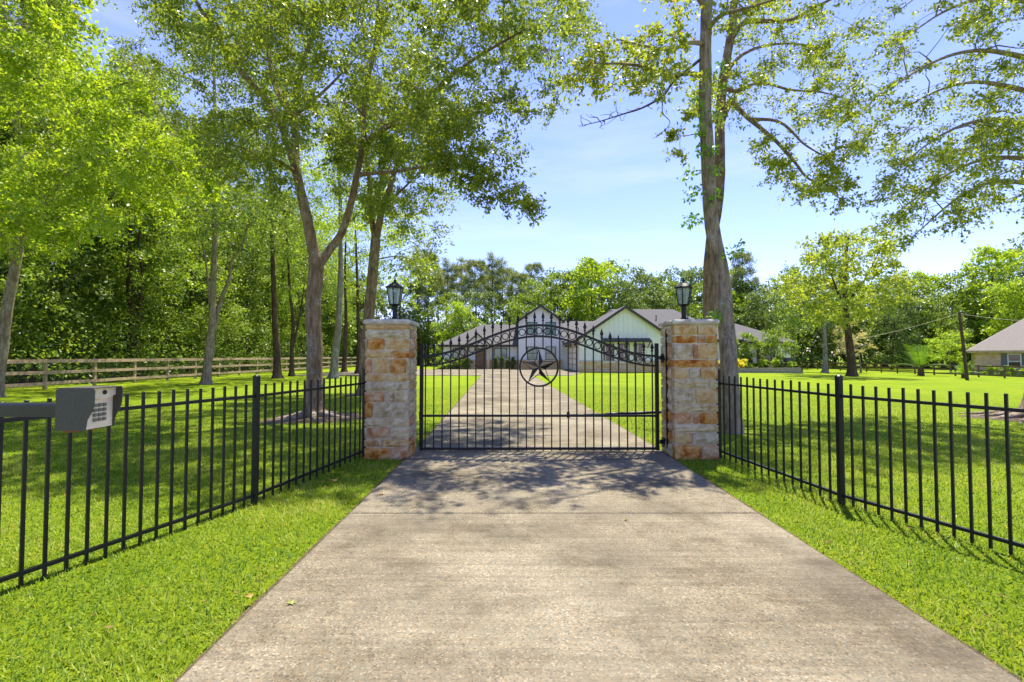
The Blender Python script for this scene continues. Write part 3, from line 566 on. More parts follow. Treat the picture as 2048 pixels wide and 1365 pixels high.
# --- tree off the right edge whose branches sweep down into view
b5 = grd(2075, 838); TRUNKS.append((b5[0], b5[1], 0.9)); y5 = b5[1]
limbs = [([b5 - [0, 0, .12]] + pl([(2085, 740), (2095, 600), (2100, 450), (2105, 300), (2110, 100), (2110, -150)], y5), 0.27, 0.12)]
for (a, c, dz) in ((( 2108, 260), (1800, 330), -1.5), ((2108, 200), (1770, 240), 0.3), ((2110, 120), (1760, 190), -2), ((2110, 20), (1790, 90), -1), ((2110, -60), (1800, 20), 0.6), ((2104, 330), (1790, 430), 0.2), ((2104, 380), (1830, 470), -1.0), ((2110, -150), (1850, -120), -1)):
    q = [(a[0] + (c[0] - a[0]) * t, a[1] + (c[1] - a[1]) * t - 55 * math.sin(math.pi * t), y5 + dz * t) for t in (0, .2, .45, .7, 1)]; limbs.append((pl(q, 0), 0.075, 0.01))
cl_ = region([(1790, 60), (1850, 20), (1960, -20), (2060, -60), (2150, 60), (2150, 200), (1960, 250), (1850, 260), (1780, 250), (1770, 190), (1800, 150)], y5 - 2.6, y5 + 1.6, 50, 0.46, 61)
cl_ += region([(1770, 290), (1850, 260), (1960, 250), (2150, 200), (2150, 400), (2048, 400), (1960, 425), (1900, 450), (1830, 470), (1765, 450), (1765, 360)], y5 - 2.4, y5 + 1.6, 84, 0.44, 62)
cl_ += region([(1850, -380), (2350, -380), (2350, 100), (2100, -40), (1900, -10), (1820, -50)], y5 - 3, y5 + 2.5, 55, 0.7, 63)
cl_ += region([(2130, 60), (2450, 60), (2450, 420), (2140, 420)], y5 - 2.5, y5 + 3, 40, 0.8, 65)
put_tree('elm_tree', b5, make_tree(b5, limbs, cl_, M['bark_grey'], M['lf_oak2'], (0.078, 0.042), 8, 24, 16, 12, drift=np.array([-0.45, -0.1, -0.25]), tint=(0.0, 0.85)),
         'elm with long drooping branches and exposed roots beyond the iron fence beside the neighbour')
rt5 = MB()
for k in range(6):
    a = 2.2 + k * 0.5; L_ = 0.9 + 0.4 * random.random()
    rt5.tube([(b5[0] + math.cos(a) * (0.2 + L_ * s_), b5[1] + math.sin(a) * (0.2 + L_ * s_), 0.12 * (1 - s_) ** 1.4 - 0.02 * s_) for s_ in (0, .3, .6, 1)], [0.13, 0.09, 0.06, 0.02], 7)
for nm, mb_ in (('oak_tree', rt), ('elm_tree', rt5)):
    o = bpy.data.objects[nm]; mb_.build('roots', M['bark_grey'], o, True)
for (x, y, r) in TRUNKS[:2] + [TRUNKS[-1]]:
    r *= 1.15; n_ = 40; m = MB(); m.lathe(x, y, [(r * 1.25, -0.01), (r * 1.1, 0.010), (r * 0.6, 0.030), (0.05, 0.05)], n_)
    m.v = [(x + (vx - x) * (1 + .22 * math.sin(3 * math.atan2(vy - y, vx - x) + x)), y + (vy - y) * (1 + .2 * math.sin(2 * math.atan2(vy - y, vx - x) + 1)), vz) for vx, vy, vz in m.v]
    tag(m.build('bare_soil', M['soil'], smooth=True), kind='structure')
# --- prototypes for the woods
def proto(kind, seed):
    g = np.random.default_rng(seed); z = np.zeros(3)
    if kind == 'hard':
        H = 15.0; tp = trunk_pts(0, 0, 0, H * 0.85, 1.0, seed); return make_tree(z, [(tp, 0.24, 0.05)], crown(0, 0, 3.2, H, 4.2, 88, 1.15, seed, 'round', 0.6), M['bark_dark'], M[['lf_wood', 'lf_lime', 'lf_wood', 'lf_dark'][seed % 4]], (0.24, 0.125), 7, 22, seed, 8, twig_wood=False, spread=0.16)
    if kind == 'pine':
        H = 21.0; tp = trunk_pts(0, 0, 0, H * 0.97, 0.7, seed); c = crown(0, 0, 11.5, H, 3.0, 58, 0.85, seed, 'top', 0.8); return make_tree(z, [(tp, 0.27, 0.06)], c, M['bark_dark'], M['lf_pine'], (0.42, 0.075), 9, 26, seed, 8, droop=0.1, pine=True, twig_wood=False, spread=0.2)
    if kind == 'far':
        H = 14.0; tp = trunk_pts(0, 0, 0, H * 0.8, 0.8, seed); return make_tree(z, [(tp, 0.22, 0.05)], crown(0, 0, 2.0, H, 4.4, 80, 1.3, seed, 'round', 0.55), M['bark_dark'], M[['lf_wood', 'lf_dark', 'lf_bright', 'lf_lime'][seed % 4]], (0.40, 0.22), 7, 15, seed, 7, twig_wood=False, spread=0.18)
    if kind == 'bush':
        return make_tree(z, [(trunk_pts(0, 0, 0, 1.4, 0.3, seed), 0.05, 0.015)], crown(0, 0, 0.3, 3.0, 1.9, 30, 0.6, seed, 'round', 0.6), M['bark_dark'], M[['lf_wood', 'lf_dark'][seed % 2]], (0.20, 0.11), 7, 18, seed, 6, twig_wood=False, spread=0.18)
HARD = [proto('hard', s) for s in (100, 101, 102, 103)]; PINE = [proto('pine', s) for s in (110, 111, 112)]; FAR = [proto('far', s) for s in (120, 121, 122, 123)]; BUSH = [proto('bush', s) for s in (130, 131)]
g = random.Random(77)
def scatter(protos, looks, name, spots, label, group):
    for k, (x, y, sc_) in enumerate(spots):
        put_tree(name, (x, y, float(gz(x, y)) - 0.05), protos[k % len(protos)], label.replace('*', looks[k % len(looks)]), 'tree', group + ', ' + looks[k % len(looks)], g.uniform(0, 6.28), sc_, sc_ * g.uniform(.92, 1.1))
LK = ['full mid green', 'bright lime green', 'loose mid green', 'dark green']
scatter(HARD, LK, 'woodland_tree', [(-23.3 - g.uniform(0, 2.5), y + g.uniform(-1, 1), g.uniform(.75, 1.05)) for y in np.arange(13, 72, 3.9)], '* hardwood in the front row directly behind the wooden rail fence', 'hardwoods right behind the rail fence')
scatter(HARD, LK, 'woodland_tree', [(-29 - g.uniform(0, 4), y + g.uniform(-1.5, 1.5), g.uniform(1.2, 1.45)) for y in np.arange(14, 76, 4.6)] + [(-39 - g.uniform(0, 6), y + g.uniform(-2, 2), g.uniform(1.25, 1.5)) for y in np.arange(18, 78, 7)],
        'tall * hardwood rising over the front row behind the rail fence', 'taller hardwoods deep in the woods')
scatter(PINE, ['tall'], 'pine_tree', [(-25, 19.5, .95), (-27, 25, 1.1), (-27, 36, .95), (-33, 31, 1.1), (-30, 45, 1.0), (-26, 53, .95), (-36, 24, 1.1), (-24, 30, .9)], '* pine rising out of the woods beyond the wooden rail fence', 'pines in the woods behind the rail fence')
def spot(px, top, Y, H):                              # where a far tree stands so that its top shows at that height
    p = at(px, top, Y); return (p[0], Y, (p[2] - gz(p[0], Y)) / H)
scatter(PINE, ['tall'], 'pine_tree', [spot(*q, 21.5) for q in ((858, 505, 78), (895, 522, 84), (925, 512, 90), (952, 520, 80), (985, 516, 86), (1012, 528, 92), (1040, 540, 82), (875, 530, 95), (970, 530, 98), (1065, 535, 96), (838, 490, 72), (1190, 512, 92), (1485, 515, 80))],
        '* bare stemmed pine in the row behind the white farmhouse', 'pines behind the farmhouse')
scatter(FAR[:2], ['mid green', 'dark green'], 'background_tree', [spot(*q, 14.6) for q in ((1100, 540, 80), (1145, 528, 86), (1235, 518, 84), (1285, 536, 78), (1330, 545, 82), (1385, 535, 84), (1075, 575, 74), (1250, 570, 72), (1500, 560, 80), (1545, 570, 76), (1460, 545, 86), (1580, 560, 92), (1035, 600, 70), (1340, 580, 73), (1400, 575, 72), (1300, 560, 90), (1200, 560, 92), (1520, 580, 70), (1060, 552, 88), (1122, 552, 92), (1012, 575, 100), (1360, 548, 94))],
        'rounded * tree standing behind the roof of the farmhouse', 'broadleaf trees behind the farmhouse')
scatter(FAR[2:], ['yellow green', 'pale lime'], 'lime_tree', [spot(*q, 14.6) for q in ((1186, 515, 76), (915, 598, 66), (1470, 590, 78))], '* tree standing out among darker trees behind the farmhouse', 'bright trees behind the farmhouse')
scatter(FAR[:3], ['mid green', 'dark green', 'bright green'], 'roadside_tree', [spot(*q, 14.6) for q in ((1620, 560, 84), (1665, 575, 90), (1720, 570, 84), (1765, 545, 88), (1800, 560, 80), (1850, 555, 84), (1900, 545, 80), (1945, 540, 84), (1990, 500, 78), (2040, 505, 84), (2095, 480, 80), (2020, 560, 70), (1880, 590, 74), (1780, 590, 72), (2160, 490, 76), (2240, 490, 74))],
        '* tree in the wood behind the brown fence and the brick house', 'trees behind the brown fence')
scatter(FAR[:2], ['mid green', 'dark green'], 'hedgerow_tree', [(-17 + 4 * k + g.uniform(-1, 1), 68 + g.uniform(0, 8), g.uniform(.65, .9)) for k in range(0, 4)] + [(-24, 62, .9), (-21, 70, .95), (-27, 76, 1.0)], '* tree closing the gap past the end of the wooden fence', 'trees at the far fence end')
# undergrowth masses nobody could count
g = random.Random(9)
pts = [(-21.2 - g.uniform(0, 4.5), g.uniform(12, 72), g.uniform(0.2, 1.0) ** 1.4 * 4.2) for _ in range(900)]
tag(meshobj('undergrowth', leaf_cloud('undergrowth', pts, 0.75, M['lf_wood'], (0.20, 0.10), 52000, 71)), 'tangled green undergrowth along the back of the wooden rail fence', 'undergrowth', kind='stuff')
pts = [(-30 - g.uniform(0, 22), g.uniform(10, 90), g.uniform(0.3, 9)) for _ in range(600)] + [(-40 - g.uniform(0, 40), g.uniform(10, 100), g.uniform(0.0, 6.5)) for _ in range(700)]
tag(meshobj('deep_woods', leaf_cloud('deep_woods', pts, 1.9, M['lf_dark'], (0.50, 0.30), 75000, 72)), 'dark thicket deep in the woods behind the rail fence', 'woods', kind='stuff')
pts = [(g.uniform(-32, 34), 84 + g.uniform(0, 22), g.uniform(0.2, 1) ** 1.5 * 7.0) for _ in range(800)] + [(34 + g.uniform(0, 80), 78 + g.uniform(0, 26), g.uniform(-.6, 9)) for _ in range(900)]
tag(meshobj('distant_woods', leaf_cloud('distant_woods', pts, 2.1, M['lf_dark'], (0.7, 0.4), 60000, 73)), 'low distant woods closing the view behind both houses', 'woods', kind='stuff')

# ------------------------------------------------------------------ mid distance trees on the right lawn
lawn_tree('oak_tree', 1704, 753, [(1702, 715), (1697, 670), (1692, 625), (1690, 580), (1692, 520), (1695, 475)], 0.32, [([(1575, 520), (1640, 465), (1720, 455), (1800, 490), (1830, 560), (1820, 620), (1740, 640), (1640, 640), (1570, 600)], 95)], 5, 95, 1.05,
  M['bark_dark'], M['lf_olive'], 'round yellow green oak on the open lawn with a dark slanting trunk', 81, (0.26, 0.14), extra=lambda Y_: [([(1692, 620, Y_), (1670, 570, Y_), (1650, 510, Y_)], 0.12), ([(1693, 610, Y_), (1730, 560, Y_), (1760, 500, Y_)], 0.12)], lpt=18)
lawn_tree('oak_tree', 1650, 746, [(1650, 700), (1648, 650), (1645, 600), (1640, 540)], 0.30, [([(1545, 560), (1600, 520), (1660, 530), (1700, 580), (1660, 640), (1560, 650)], 60)], 5, 60, 1.2,
  M['bark_pale'], M['lf_wood'], 'pale trunked tree beside the raised flower bed of the farmhouse', 82, (0.28, 0.15), lpt=18)
lawn_tree('crape_myrtle', 1722, 746, [(1720, 720), (1715, 700), (1712, 670)], 0.09, [([(1672, 650), (1700, 632), (1735, 650), (1752, 690), (1720, 712), (1670, 705)], 30)], 2.2, 30, 0.6,
  M['bark_pale'], M['lf_pale'], 'small pale cream crape myrtle behind the slanting lawn oak', 83, (0.16, 0.07), lpt=18)
lawn_tree('ornamental_tree', 1902, 746, [(1900, 720), (1898, 690)], 0.1, [([(1850, 690), (1875, 668), (1930, 668), (1950, 700), (1920, 720), (1860, 715)], 40)], 2.5, 40, 0.7,
  M['bark_pale'], M['lf_lime'], 'spreading lime shrub tree beside the brick house', 84, (0.22, 0.11), lpt=18)

# ------------------------------------------------------------------ stone pillars
def stone(name, x0, x1, y0, y1, z0, z1, face, mat, parent, seed):
    """one rough block: the outward face is a bulged, uneven grid"""
    g_ = random.Random(seed); nu = 5; nw = 4; V = []; F = []
    out = {'f': (0, -1), 'b': (0, 1), 'l': (-1, 0), 'r': (1, 0)}[face]
    for j in range(nw + 1):
        for i_ in range(nu + 1):
            u = i_ / nu; w = j / nw; e = min(1.0, 6 * min(u, 1 - u)) * min(1.0, 5 * min(w, 1 - w))
            b = 0.016 * e + e * g_.uniform(-0.009, 0.012); ju = g_.uniform(-.003, .003); jw = g_.uniform(-.003, .003)
            edge = 0.006 if (i_ in (0, nu) and j in (0, nw)) else 0
            z = z0 + (z1 - z0) * w + jw + (edge if j == 0 else -edge)
            if out[0] == 0: V.append((x0 + (x1 - x0) * u + ju, (y0 if out[1] < 0 else y1) + out[1] * b, z))
            else: V.append(((x0 if out[0] < 0 else x1) + out[0] * b, y0 + (y1 - y0) * u + ju, z))
    n1 = nu + 1
    F = [(j * n1 + i_, j * n1 + i_ + 1, (j + 1) * n1 + i_ + 1, (j + 1) * n1 + i_) for j in range(nw) for i_ in range(nu)]
    m = MB(); m.add(V, F); edge = [i_ for i_ in range(n1)] + [j * n1 + nu for j in range(1, nw + 1)] + [nw * n1 + i_ for i_ in range(nu - 1, -1, -1)] + [j * n1 for j in range(nw - 1, 0, -1)]
    bk = []
    for k in edge:
        x, y, z = V[k]
        if out[0] == 0: bk.append((min(max(x, x0 + .0), x1), y1 if out[1] < 0 else y0, z))
        else: bk.append((x1 if out[0] < 0 else x0, y, z))
    n0 = len(m.v); m.v += bk; ne = len(edge); m.f += [(edge[k], edge[(k + 1) % ne], n0 + (k + 1) % ne, n0 + k) for k in range(ne)]
    m.f.append(tuple(range(n0, n0 + ne))); m.build(name, M['st_' + mat], parent, smooth=False)
def pillar(x0, x1, y0, y1, top, rows, fx0, fx1, ys_, label, sc_seed):
    p = thing('stone_pillar', ((x0 + x1) / 2, (y0 + y1) / 2, 0), label, 'pillar', 'gate pillars'); T = 0.11; g_ = random.Random(sc_seed); gap = 0.009
    MB().box(x0 + .020, x1 - .020, y0 + .020, y1 - .020, -0.05, top).build('mortar_core', M['mortar'], p)
    ztop, zbot = ys_[0], ys_[-1]; cols = 'cctggtcso'
    for k, row in enumerate(rows):
        za = top - (ys_[k] - ztop) / (zbot - ztop) * top; zb = top - (ys_[k + 1] - ztop) / (zbot - ztop) * top; za -= gap; zb += gap * 0.4
        br = [(a, b, c) for a, b, c in row]
        for a, b, c in br:
            xa = x0 + (a - fx0) / (fx1 - fx0) * (x1 - x0); xb = x0 + (b - fx0) / (fx1 - fx0) * (x1 - x0)
            stone('stone', max(x0, xa) + gap * .5, min(x1, xb) - gap * .5, y0 - .004 * g_.random(), y0 + T, zb, za, 'f', c, p, g_.random())
        cut = g_.choice([[0, 1], [0, .55, 1], [0, .4, 1]])
        xm = [x0 + t * (x1 - x0) for t in cut]
        for a, b in zip(xm[:-1], xm[1:]): stone('stone', a + gap, b - gap, y1 - T, y1, zb, za, 'b', g_.choice(cols), p, g_.random())
        for face in 'lr':
            cut = g_.choice([[0, 1], [0, .6, 1], [0, .4, 1]]); ym = [y0 + T + gap + t * (y1 - y0 - 2 * T - 2 * gap) for t in cut]
            for a, b in zip(ym[:-1], ym[1:]):
                if face == 'l': stone('stone', x0, x0 + T, a + gap, b - gap, zb, za, 'l', g_.choice(cols), p, g_.random())
                else: stone('stone', x1 - T, x1, a + gap, b - gap, zb, za, 'r', g_.choice(cols), p, g_.random())
    o = 0.022; m = MB()
    def sq(e, z): return [(x0 - e, y0 - e, z), (x1 + e, y0 - e, z), (x1 + e, y1 + e, z), (x0 - e, y1 + e, z)]
    m.loft([sq(o - .012, top), sq(o, top + .018), sq(o + .003, top + .04), sq(o - .012, top + .062), sq(o - .05, top + .072)]); m.build('cap', M['cap'], p)
    return p
PY0, PY1 = 6.68, 7.29; PTOP = 1.88
LX0, LX1 = -2.045, -1.435; RX0, RX1 = 2.252, 2.862
rowsL = [[(105, 233, 't'), (233, 390, 't')], [(105, 390, 'g')], [(105, 120, 'c'), (122, 232, 'o'), (238, 390, 't')], [(105, 278, 't'), (283, 390, 'o')], [(105, 150, 's'), (156, 270, 't'), (272, 370, 'o'), (372, 390, 'c')], [(105, 240, 't'), (246, 390, 't')],
         [(105, 390, 'g')], [(105, 232, 's'), (238, 297, 'g'), (300, 390, 'c')], [(105, 157, 'o'), (163, 390, 'g')], [(105, 255, 'c'), (262, 390, 'c')], [(105, 125, 'c'), (128, 271, 's'), (275, 390, 'c')], [(105, 182, 's'), (186, 223, 't'), (226, 390, 't')], [(105, 276, 'o'), (280, 390, 's')]]
ysL = [404, 440, 496, 573, 631, 733, 786, 846, 923, 1023, 1082, 1161, 1216, 1300]
pilL = pillar(LX0, LX1, PY0, PY1, PTOP, rowsL, 105, 390, ysL, 'rough limestone gate pillar beside the spiked latch end of the gate', 4)
rowsR = [[(833, 987, 't'), (990, 1120, 't')], [(833, 981, 'o'), (985, 1034, 's'), (1037, 1120, 'o')], [(833, 955, 'g'), (958, 987, 's'), (990, 1120, 't')], [(833, 1106, 'o'), (1109, 1120, 'c')], [(833, 929, 't'), (933, 1002, 'g'), (1006, 1120, 't')], [(833, 1058, 'c'), (1061, 1120, 'c')],
         [(833, 970, 'g'), (974, 1120, 't')], [(833, 1060, 'c'), (1063, 1120, 't')], [(833, 946, 's'), (952, 996, 's'), (1000, 1120, 'o')], [(833, 1120, 'c')], [(833, 945, 't'), (950, 1120, 'g')], [(833, 1011, 'o'), (1014, 1120, 's')]]
ysR = [403, 476, 531, 635, 692, 771, 827, 931, 987, 1064, 1120, 1200, 1300]
pilR = pillar(RX0, RX1, PY0, PY1, PTOP, rowsR, 833, 1120, ysR, 'rough limestone gate pillar carrying the black gate hinges', 9)
MB().box(RX0 - .03, RX0 - .008, 6.93, 6.955, 0.1, 1.82).build('conduit', M['iron'], pilR)

# ------------------------------------------------------------------ lanterns
def lantern(cx, cy, z, rot, label):
    t = thing('lantern', (cx, cy, z), label, 'lamp', 'lanterns on the gate pillars'); I = M['iron']; n = 6
    MB().lathe(cx, cy, [(.075, z - .004), (.078, z + .012), (.05, z + .03), (.034, z + .055), (.036, z + .15), (.040, z + .152), (.040, z + .17), (.036, z + .175), (.04, z + .21), (.075, z + .225)], 10).build('stem', I, t)
    zb, zt = z + .235, z + .475; rb, rt_ = .078, .118
    MB().lathe(cx, cy, [(.045, z + .215), (.085, z + .228), (.088, zb), (.070, zb + .006)], n, rot).build('bottom_plate', I, t)
    MB().lathe(cx, cy, [(.120, zt - .006), (.140, zt), (.142, zt + .014), (.05, zt + .072), (.045, zt + .082), (.028, zt + .088), (.018, zt + .100)], n, rot).build('lantern_roof', I, t)
    MB().lathe(cx, cy, [(.012, zt + .095), (.024, zt + .108), (.020, zt + .122), (.008, zt + .130), (.014, zt + .142), (.003, zt + .165)], 8).build('finial', I, t)
    for k in range(n):
        a = rot + 2 * math.pi * k / n; b = rot + 2 * math.pi * (k + 1) / n
        MB().bar((cx + rb * math.cos(a), cy + rb * math.sin(a), zb - .002), (cx + rt_ * math.cos(a), cy + rt_ * math.sin(a), zt), .013).build('cage_bar', I, t)
        q = lambda r_, an, zz: (cx + r_ * math.cos(an), cy + r_ * math.sin(an), zz)
        i_ = .004
        MB().prism([q(rb - i_, a, zb), q(rb - i_, b, zb), q(rt_ - i_, b, zt - .003), q(rt_ - i_, a, zt - .003)], (-.002 * math.cos((a + b) / 2), -.002 * math.sin((a + b) / 2), 0)).build('pane', M['glass'], t)
    MB().lathe(cx, cy, [(.014, zb - .004), (.014, zb + .10), (.022, zb + .105), (.024, zb + .15), (.010, zb + .19), (.002, zb + .2)], 8).build('bulb', M['bulb'], t, True)
CT = PTOP + .070
lantern((LX0 + LX1) / 2 + .03, (PY0 + PY1) / 2, CT, R(30), 'black six sided lantern on the pillar beside the forked oak')
lantern((RX0 + RX1) / 2 - .05, (PY0 + PY1) / 2, CT, R(0), 'black six sided lantern on the pillar by the leaning trunk')

# ------------------------------------------------------------------ iron gate
GY = 7.12
def gx(px): return float(at(px, 800, GY)[0])
def gzz(py): return float(at(1078, py, GY)[2])
gl, gr = gx(843), gx(1314); gc = gx(1077.9); half = (gr - gl) / 2
gate = thing('driveway_gate', (gc, GY, 0), 'black iron driveway gate with arched ring band and star medallion', 'gate'); I = M['gate_iron']
def arch(x, z_end, rise): return z_end + rise * (0.5 + 0.5 * math.cos(math.pi * (x - gc) / half))
zU, rU = gzz(712.5), gzz(651) - gzz(712.5); zL, rL = gzz(732), gzz(673) - gzz(732)
for x in (gl, gr): MB().cbox(x - .026, x + .026, GY - .026, GY + .026, 0.05, gzz(687), .006).build('stile', I, gate)
for ze, ri, w in ((zU, rU, .034), (zL, rL, .03)):
    MB().sweep([(x, GY, arch(x, ze, ri)) for x in np.linspace(gl + .02, gr - .02, 49)], .030, w).build('arched_rail', I, gate)
zM = gzz(832); zB = gzz(897.5)
MB().box(gl + .02, gr - .02, GY - .016, GY + .016, zM - .016, zM + .016).build('middle_rail', I, gate)
MB().box(gl + .02, gr - .02, GY - .018, GY + .018, zB - .018, zB + .018).build('bottom_rail', I, gate)
sz = gzz(734.7); sr = 38.0 / FPX * GY
fin = MB(); fin.loft([[(r_ * a, r_ * b, z) for a, b in ((-1, -1), (1, -1), (1, 1), (-1, 1))] for r_, z in ((.0095, 0), (.0095, .05), (.016, .055), (.016, .07), (.009, .078), (.010, .085), (.023, .105), (.020, .125), (.006, .175), (.002, .197))])
finm = fin.mesh('finial', I)
xs_b = [gx(850.8 + 16.82 * k) for k in range(28)]
for k, x in enumerate(xs_b):
    s_ = .0088; zt = arch(x, zU, rU) + .012; m = MB()
    dx = abs(x - gc)
    if dx < sr:
        h = math.sqrt(sr * sr - dx * dx); m.box(x - s_, x + s_, GY - s_, GY + s_, zB - .035, sz - h); m.box(x - s_, x + s_, GY - s_, GY + s_, sz + h, zt)
    else: m.box(x - s_, x + s_, GY - s_, GY + s_, zB - .035, zt)
    b = m.build('bar', I, gate); meshobj('finial', finm, b, (x - gc, 0, zt))
rm = MB().ringtorus((0, 0, 0), .047, .0075, 18, 5).mesh('ring', I, smooth=True)
for a, b in zip(xs_b[:-1], xs_b[1:]):
    x = (a + b) / 2; meshobj('ring', rm, gate, (x - gc, 0, (arch(x, zU, rU) + arch(x, zL, rL)) / 2))
for x in ((xs_b[0] + gl) / 2, (xs_b[-1] + gr) / 2): pass
n_ = 40; m = MB(); m.loft([[(gc + (sr + d_) * math.cos(2 * math.pi * k / n_), GY + o_, sz + (sr + d_) * math.sin(2 * math.pi * k / n_)) for d_, o_ in ((-.013, -.02), (.013, -.02), (.013, .02), (-.013, .02))] for k in range(n_ + 1)], caps=False); med = m.build('medallion_ring', I, gate)
for k in range(5):                                     # each star point is a raised facet pair: one face solid, the other outlined by a rod
    a = math.pi / 2 + 2 * math.pi * k / 5; tip = Vector((gc + (sr - .012) * math.cos(a), GY, sz + (sr - .012) * math.sin(a)))
    ri = sr * 0.36; c = Vector((gc, GY - .045, sz)); e1 = Vector((gc + ri * math.cos(a - math.pi / 5), GY, sz + ri * math.sin(a - math.pi / 5))); e2 = Vector((gc + ri * math.cos(a + math.pi / 5), GY, sz + ri * math.sin(a + math.pi / 5)))
    m = MB(); m.prism([tip, c, e1], (0, .006, 0)); m.build('star_point', I, med); MB().bar(tip, e2, .010).build('star_rod', I, med)
    MB().bar(tip + Vector((0, -.001, 0)), c, .008).build('star_ridge', I, med)
for z in (gzz(716), gzz(884)):                          # hinges to the pillar
    h = MB(); h.tube([(gr + .02, GY, z), (RX0 - .02, GY, z)], .012, 6); h.box(RX0 - .035, RX0 + .004, GY - .05, GY + .05, z - .075, z + .06); h.lathe(gr + .055, GY, [(.02, z - .03), (.02, z + .03)], 8); h.build('hinge', I, gate)
MB().box(gl - .03, gl - .024, GY - .03, GY + .03, zM - .05, zM + .06).build('latch', I, gate)
arm = MB(); xa = gx(1137); arm.tube([(xa, GY + .05, zM + .004), (gx(1215), GY + .09, zM + .01)], .014, 8); arm.tube([(gx(1215), GY + .09, zM + .012), (RX0 + .1, GY + .24, zM + .03)], .024, 8); arm.box(xa - .02, xa + .02, GY + .0165, GY + .07, zM - .035, zM + .05)
arm.build('opener_arm', M['iron'], gate)

# ------------------------------------------------------------------ iron fences
def iron_fence(pts, counts, label, group):
    f = thing('iron_fence', (pts[0][0], pts[0][1], 0), label, 'fence', group); O = Vector((pts[0][0], pts[0][1], 0)); I = M['iron']
    pk = MB(); s_ = .0095; pk.cbox(-s_, s_, -s_, s_, .012, 1.165, .002); pkm = pk.mesh('picket', I)
    po = MB(); w = .0255; po.cbox(-w, w, -w, w, -.1, 1.235, .004); pom = po.mesh('post', I)
    pc = MB(); pc.cbox(-w - .004, w + .004, -w - .004, w + .004, 1.228, 1.255, .012); pcm = pc.mesh('post_cap', I)
    for (x, y) in pts:
        d = math.atan2(pts[1][1] - pts[0][1], pts[1][0] - pts[0][0]); q = meshobj('post', pom, f, (x - O.x, y - O.y, 0), d); meshobj('post_cap', pcm, q)
    for (a, b), c in zip(zip(pts[:-1], pts[1:]), counts):
        A = Vector((*a, 0)); B = Vector((*b, 0)); d = (B - A).normalized(); ang = math.atan2(d.y, d.x)
        for z in (1.05, .095): MB().bar(A + d * .03 + Vector((0, 0, z)), B - d * .03 + Vector((0, 0, z)), .026, .026).build('rail', I, f)
        n = c
        for k in range(n):
            t = (k + 1) / (n + 1); p = A + (B - A) * t - O; meshobj('picket', pkm, f, (p.x + random.uniform(-.002, .002), p.y, random.uniform(-.006, .006)), ang)
iron_fence([(-2.10, 6.86), (-2.485, 4.68), (-3.26, 2.35)], [16, 20], 'black picket fence running back from the pillar past the keypad box', 'iron fences')
iron_fence([(2.935, 6.84), (3.18, 4.68), (3.97, 2.43)], [15, 20], 'black picket fence running from the hinge pillar along the open lawn', 'iron fences')

# ------------------------------------------------------------------ keypad on its arm
KX, KY, KZ = -1.955, 2.20, 1.195
kp = thing('entry_keypad', (-2.9, KY + .08, 0), 'steel entry keypad in a dark hood on a black tube arm', 'keypad')
HX0, HX1 = -2.085, -1.935; kz0, kz1 = KZ - .098, KZ + .098; w0, w1 = KY, KY + .16
def prof(off=0.0):                                      # hood side profile in X,Z
    return [(HX0, kz0), (HX1 - .012, kz0), (HX1 - .004, kz0 + .05), (HX1 + .016, kz0 + .085), (HX1 + .026, kz0 + .12), (HX1 + .028, kz1 - .012), (HX1 + .022, kz1), (HX0 + .012, kz1), (HX0, kz1 - .012)]
hd = MB()
for y in (w0, w1 - .004): hd.prism([(x, y, z) for x, z in prof()], (0, .004, 0))
hd.box(HX0 + .01, HX1 + .024, w0 + .004, w1 - .004, kz1 - .004, kz1); hd.box(HX0, HX0 + .004, w0 + .004, w1 - .004, kz0, kz1 - .008)
hood = hd.build('hood', M['hood'], kp)
FX = HX1 - .018
fp = MB(); fp.box(FX - .05, FX, w0 + .0045, w1 - .0045, kz0 + .004, kz1 - .045).build('face_plate', M['plate'], kp)
bz = MB(); n_ = 10; arcp = [(w0 + .006 + (w1 - w0 - .012) * k / n_, kz1 - .040 - .018 * math.sin(math.pi * k / n_)) for k in range(n_ + 1)]
bz.prism([(FX, y, z) for y, z in arcp] + [(FX, w1 - .006, kz1 - .006), (FX, w0 + .006, kz1 - .006)], (.016, 0, 0)); bz.build('bezel', M['plate'], kp)
MB().loft([[(FX + xo, (w0 + w1) / 2 + .008 + r_ * math.cos(a_ * math.pi / 6), kz1 - .026 + r_ * math.sin(a_ * math.pi / 6)) for a_ in range(12)] for xo, r_ in ((.015, .011), (.020, .011), (.020, .006))]).build('lens', M['lens'], kp)
fpo = [o for o in kp.children if o.name.startswith('face_plate')][0]
for r_ in range(4):
    for c_ in range(3):
        y = w0 + .045 + c_ * .026; z = kz1 - .078 - r_ * .0225
        MB().box(FX - .004, FX + .007, y, y + .016, z - .015, z).build('key', M['key'], fpo)
MB().box(HX0 + .02, HX0 + .075, w0 + .02, w1 - .02, kz0 - .010, kz0 - .001).build('bottom_bracket', M['rust'], kp)
MB().cbox(-2.98, HX0 - .001, w0 + .045, w0 + .115, KZ - .040, KZ + .022, .008).build('arm', M['arm'], kp)
MB().cbox(-2.96, -2.88, w0 + .04, w0 + .12, -.1, KZ - .03, .008).build('pole', M['arm'], kp)

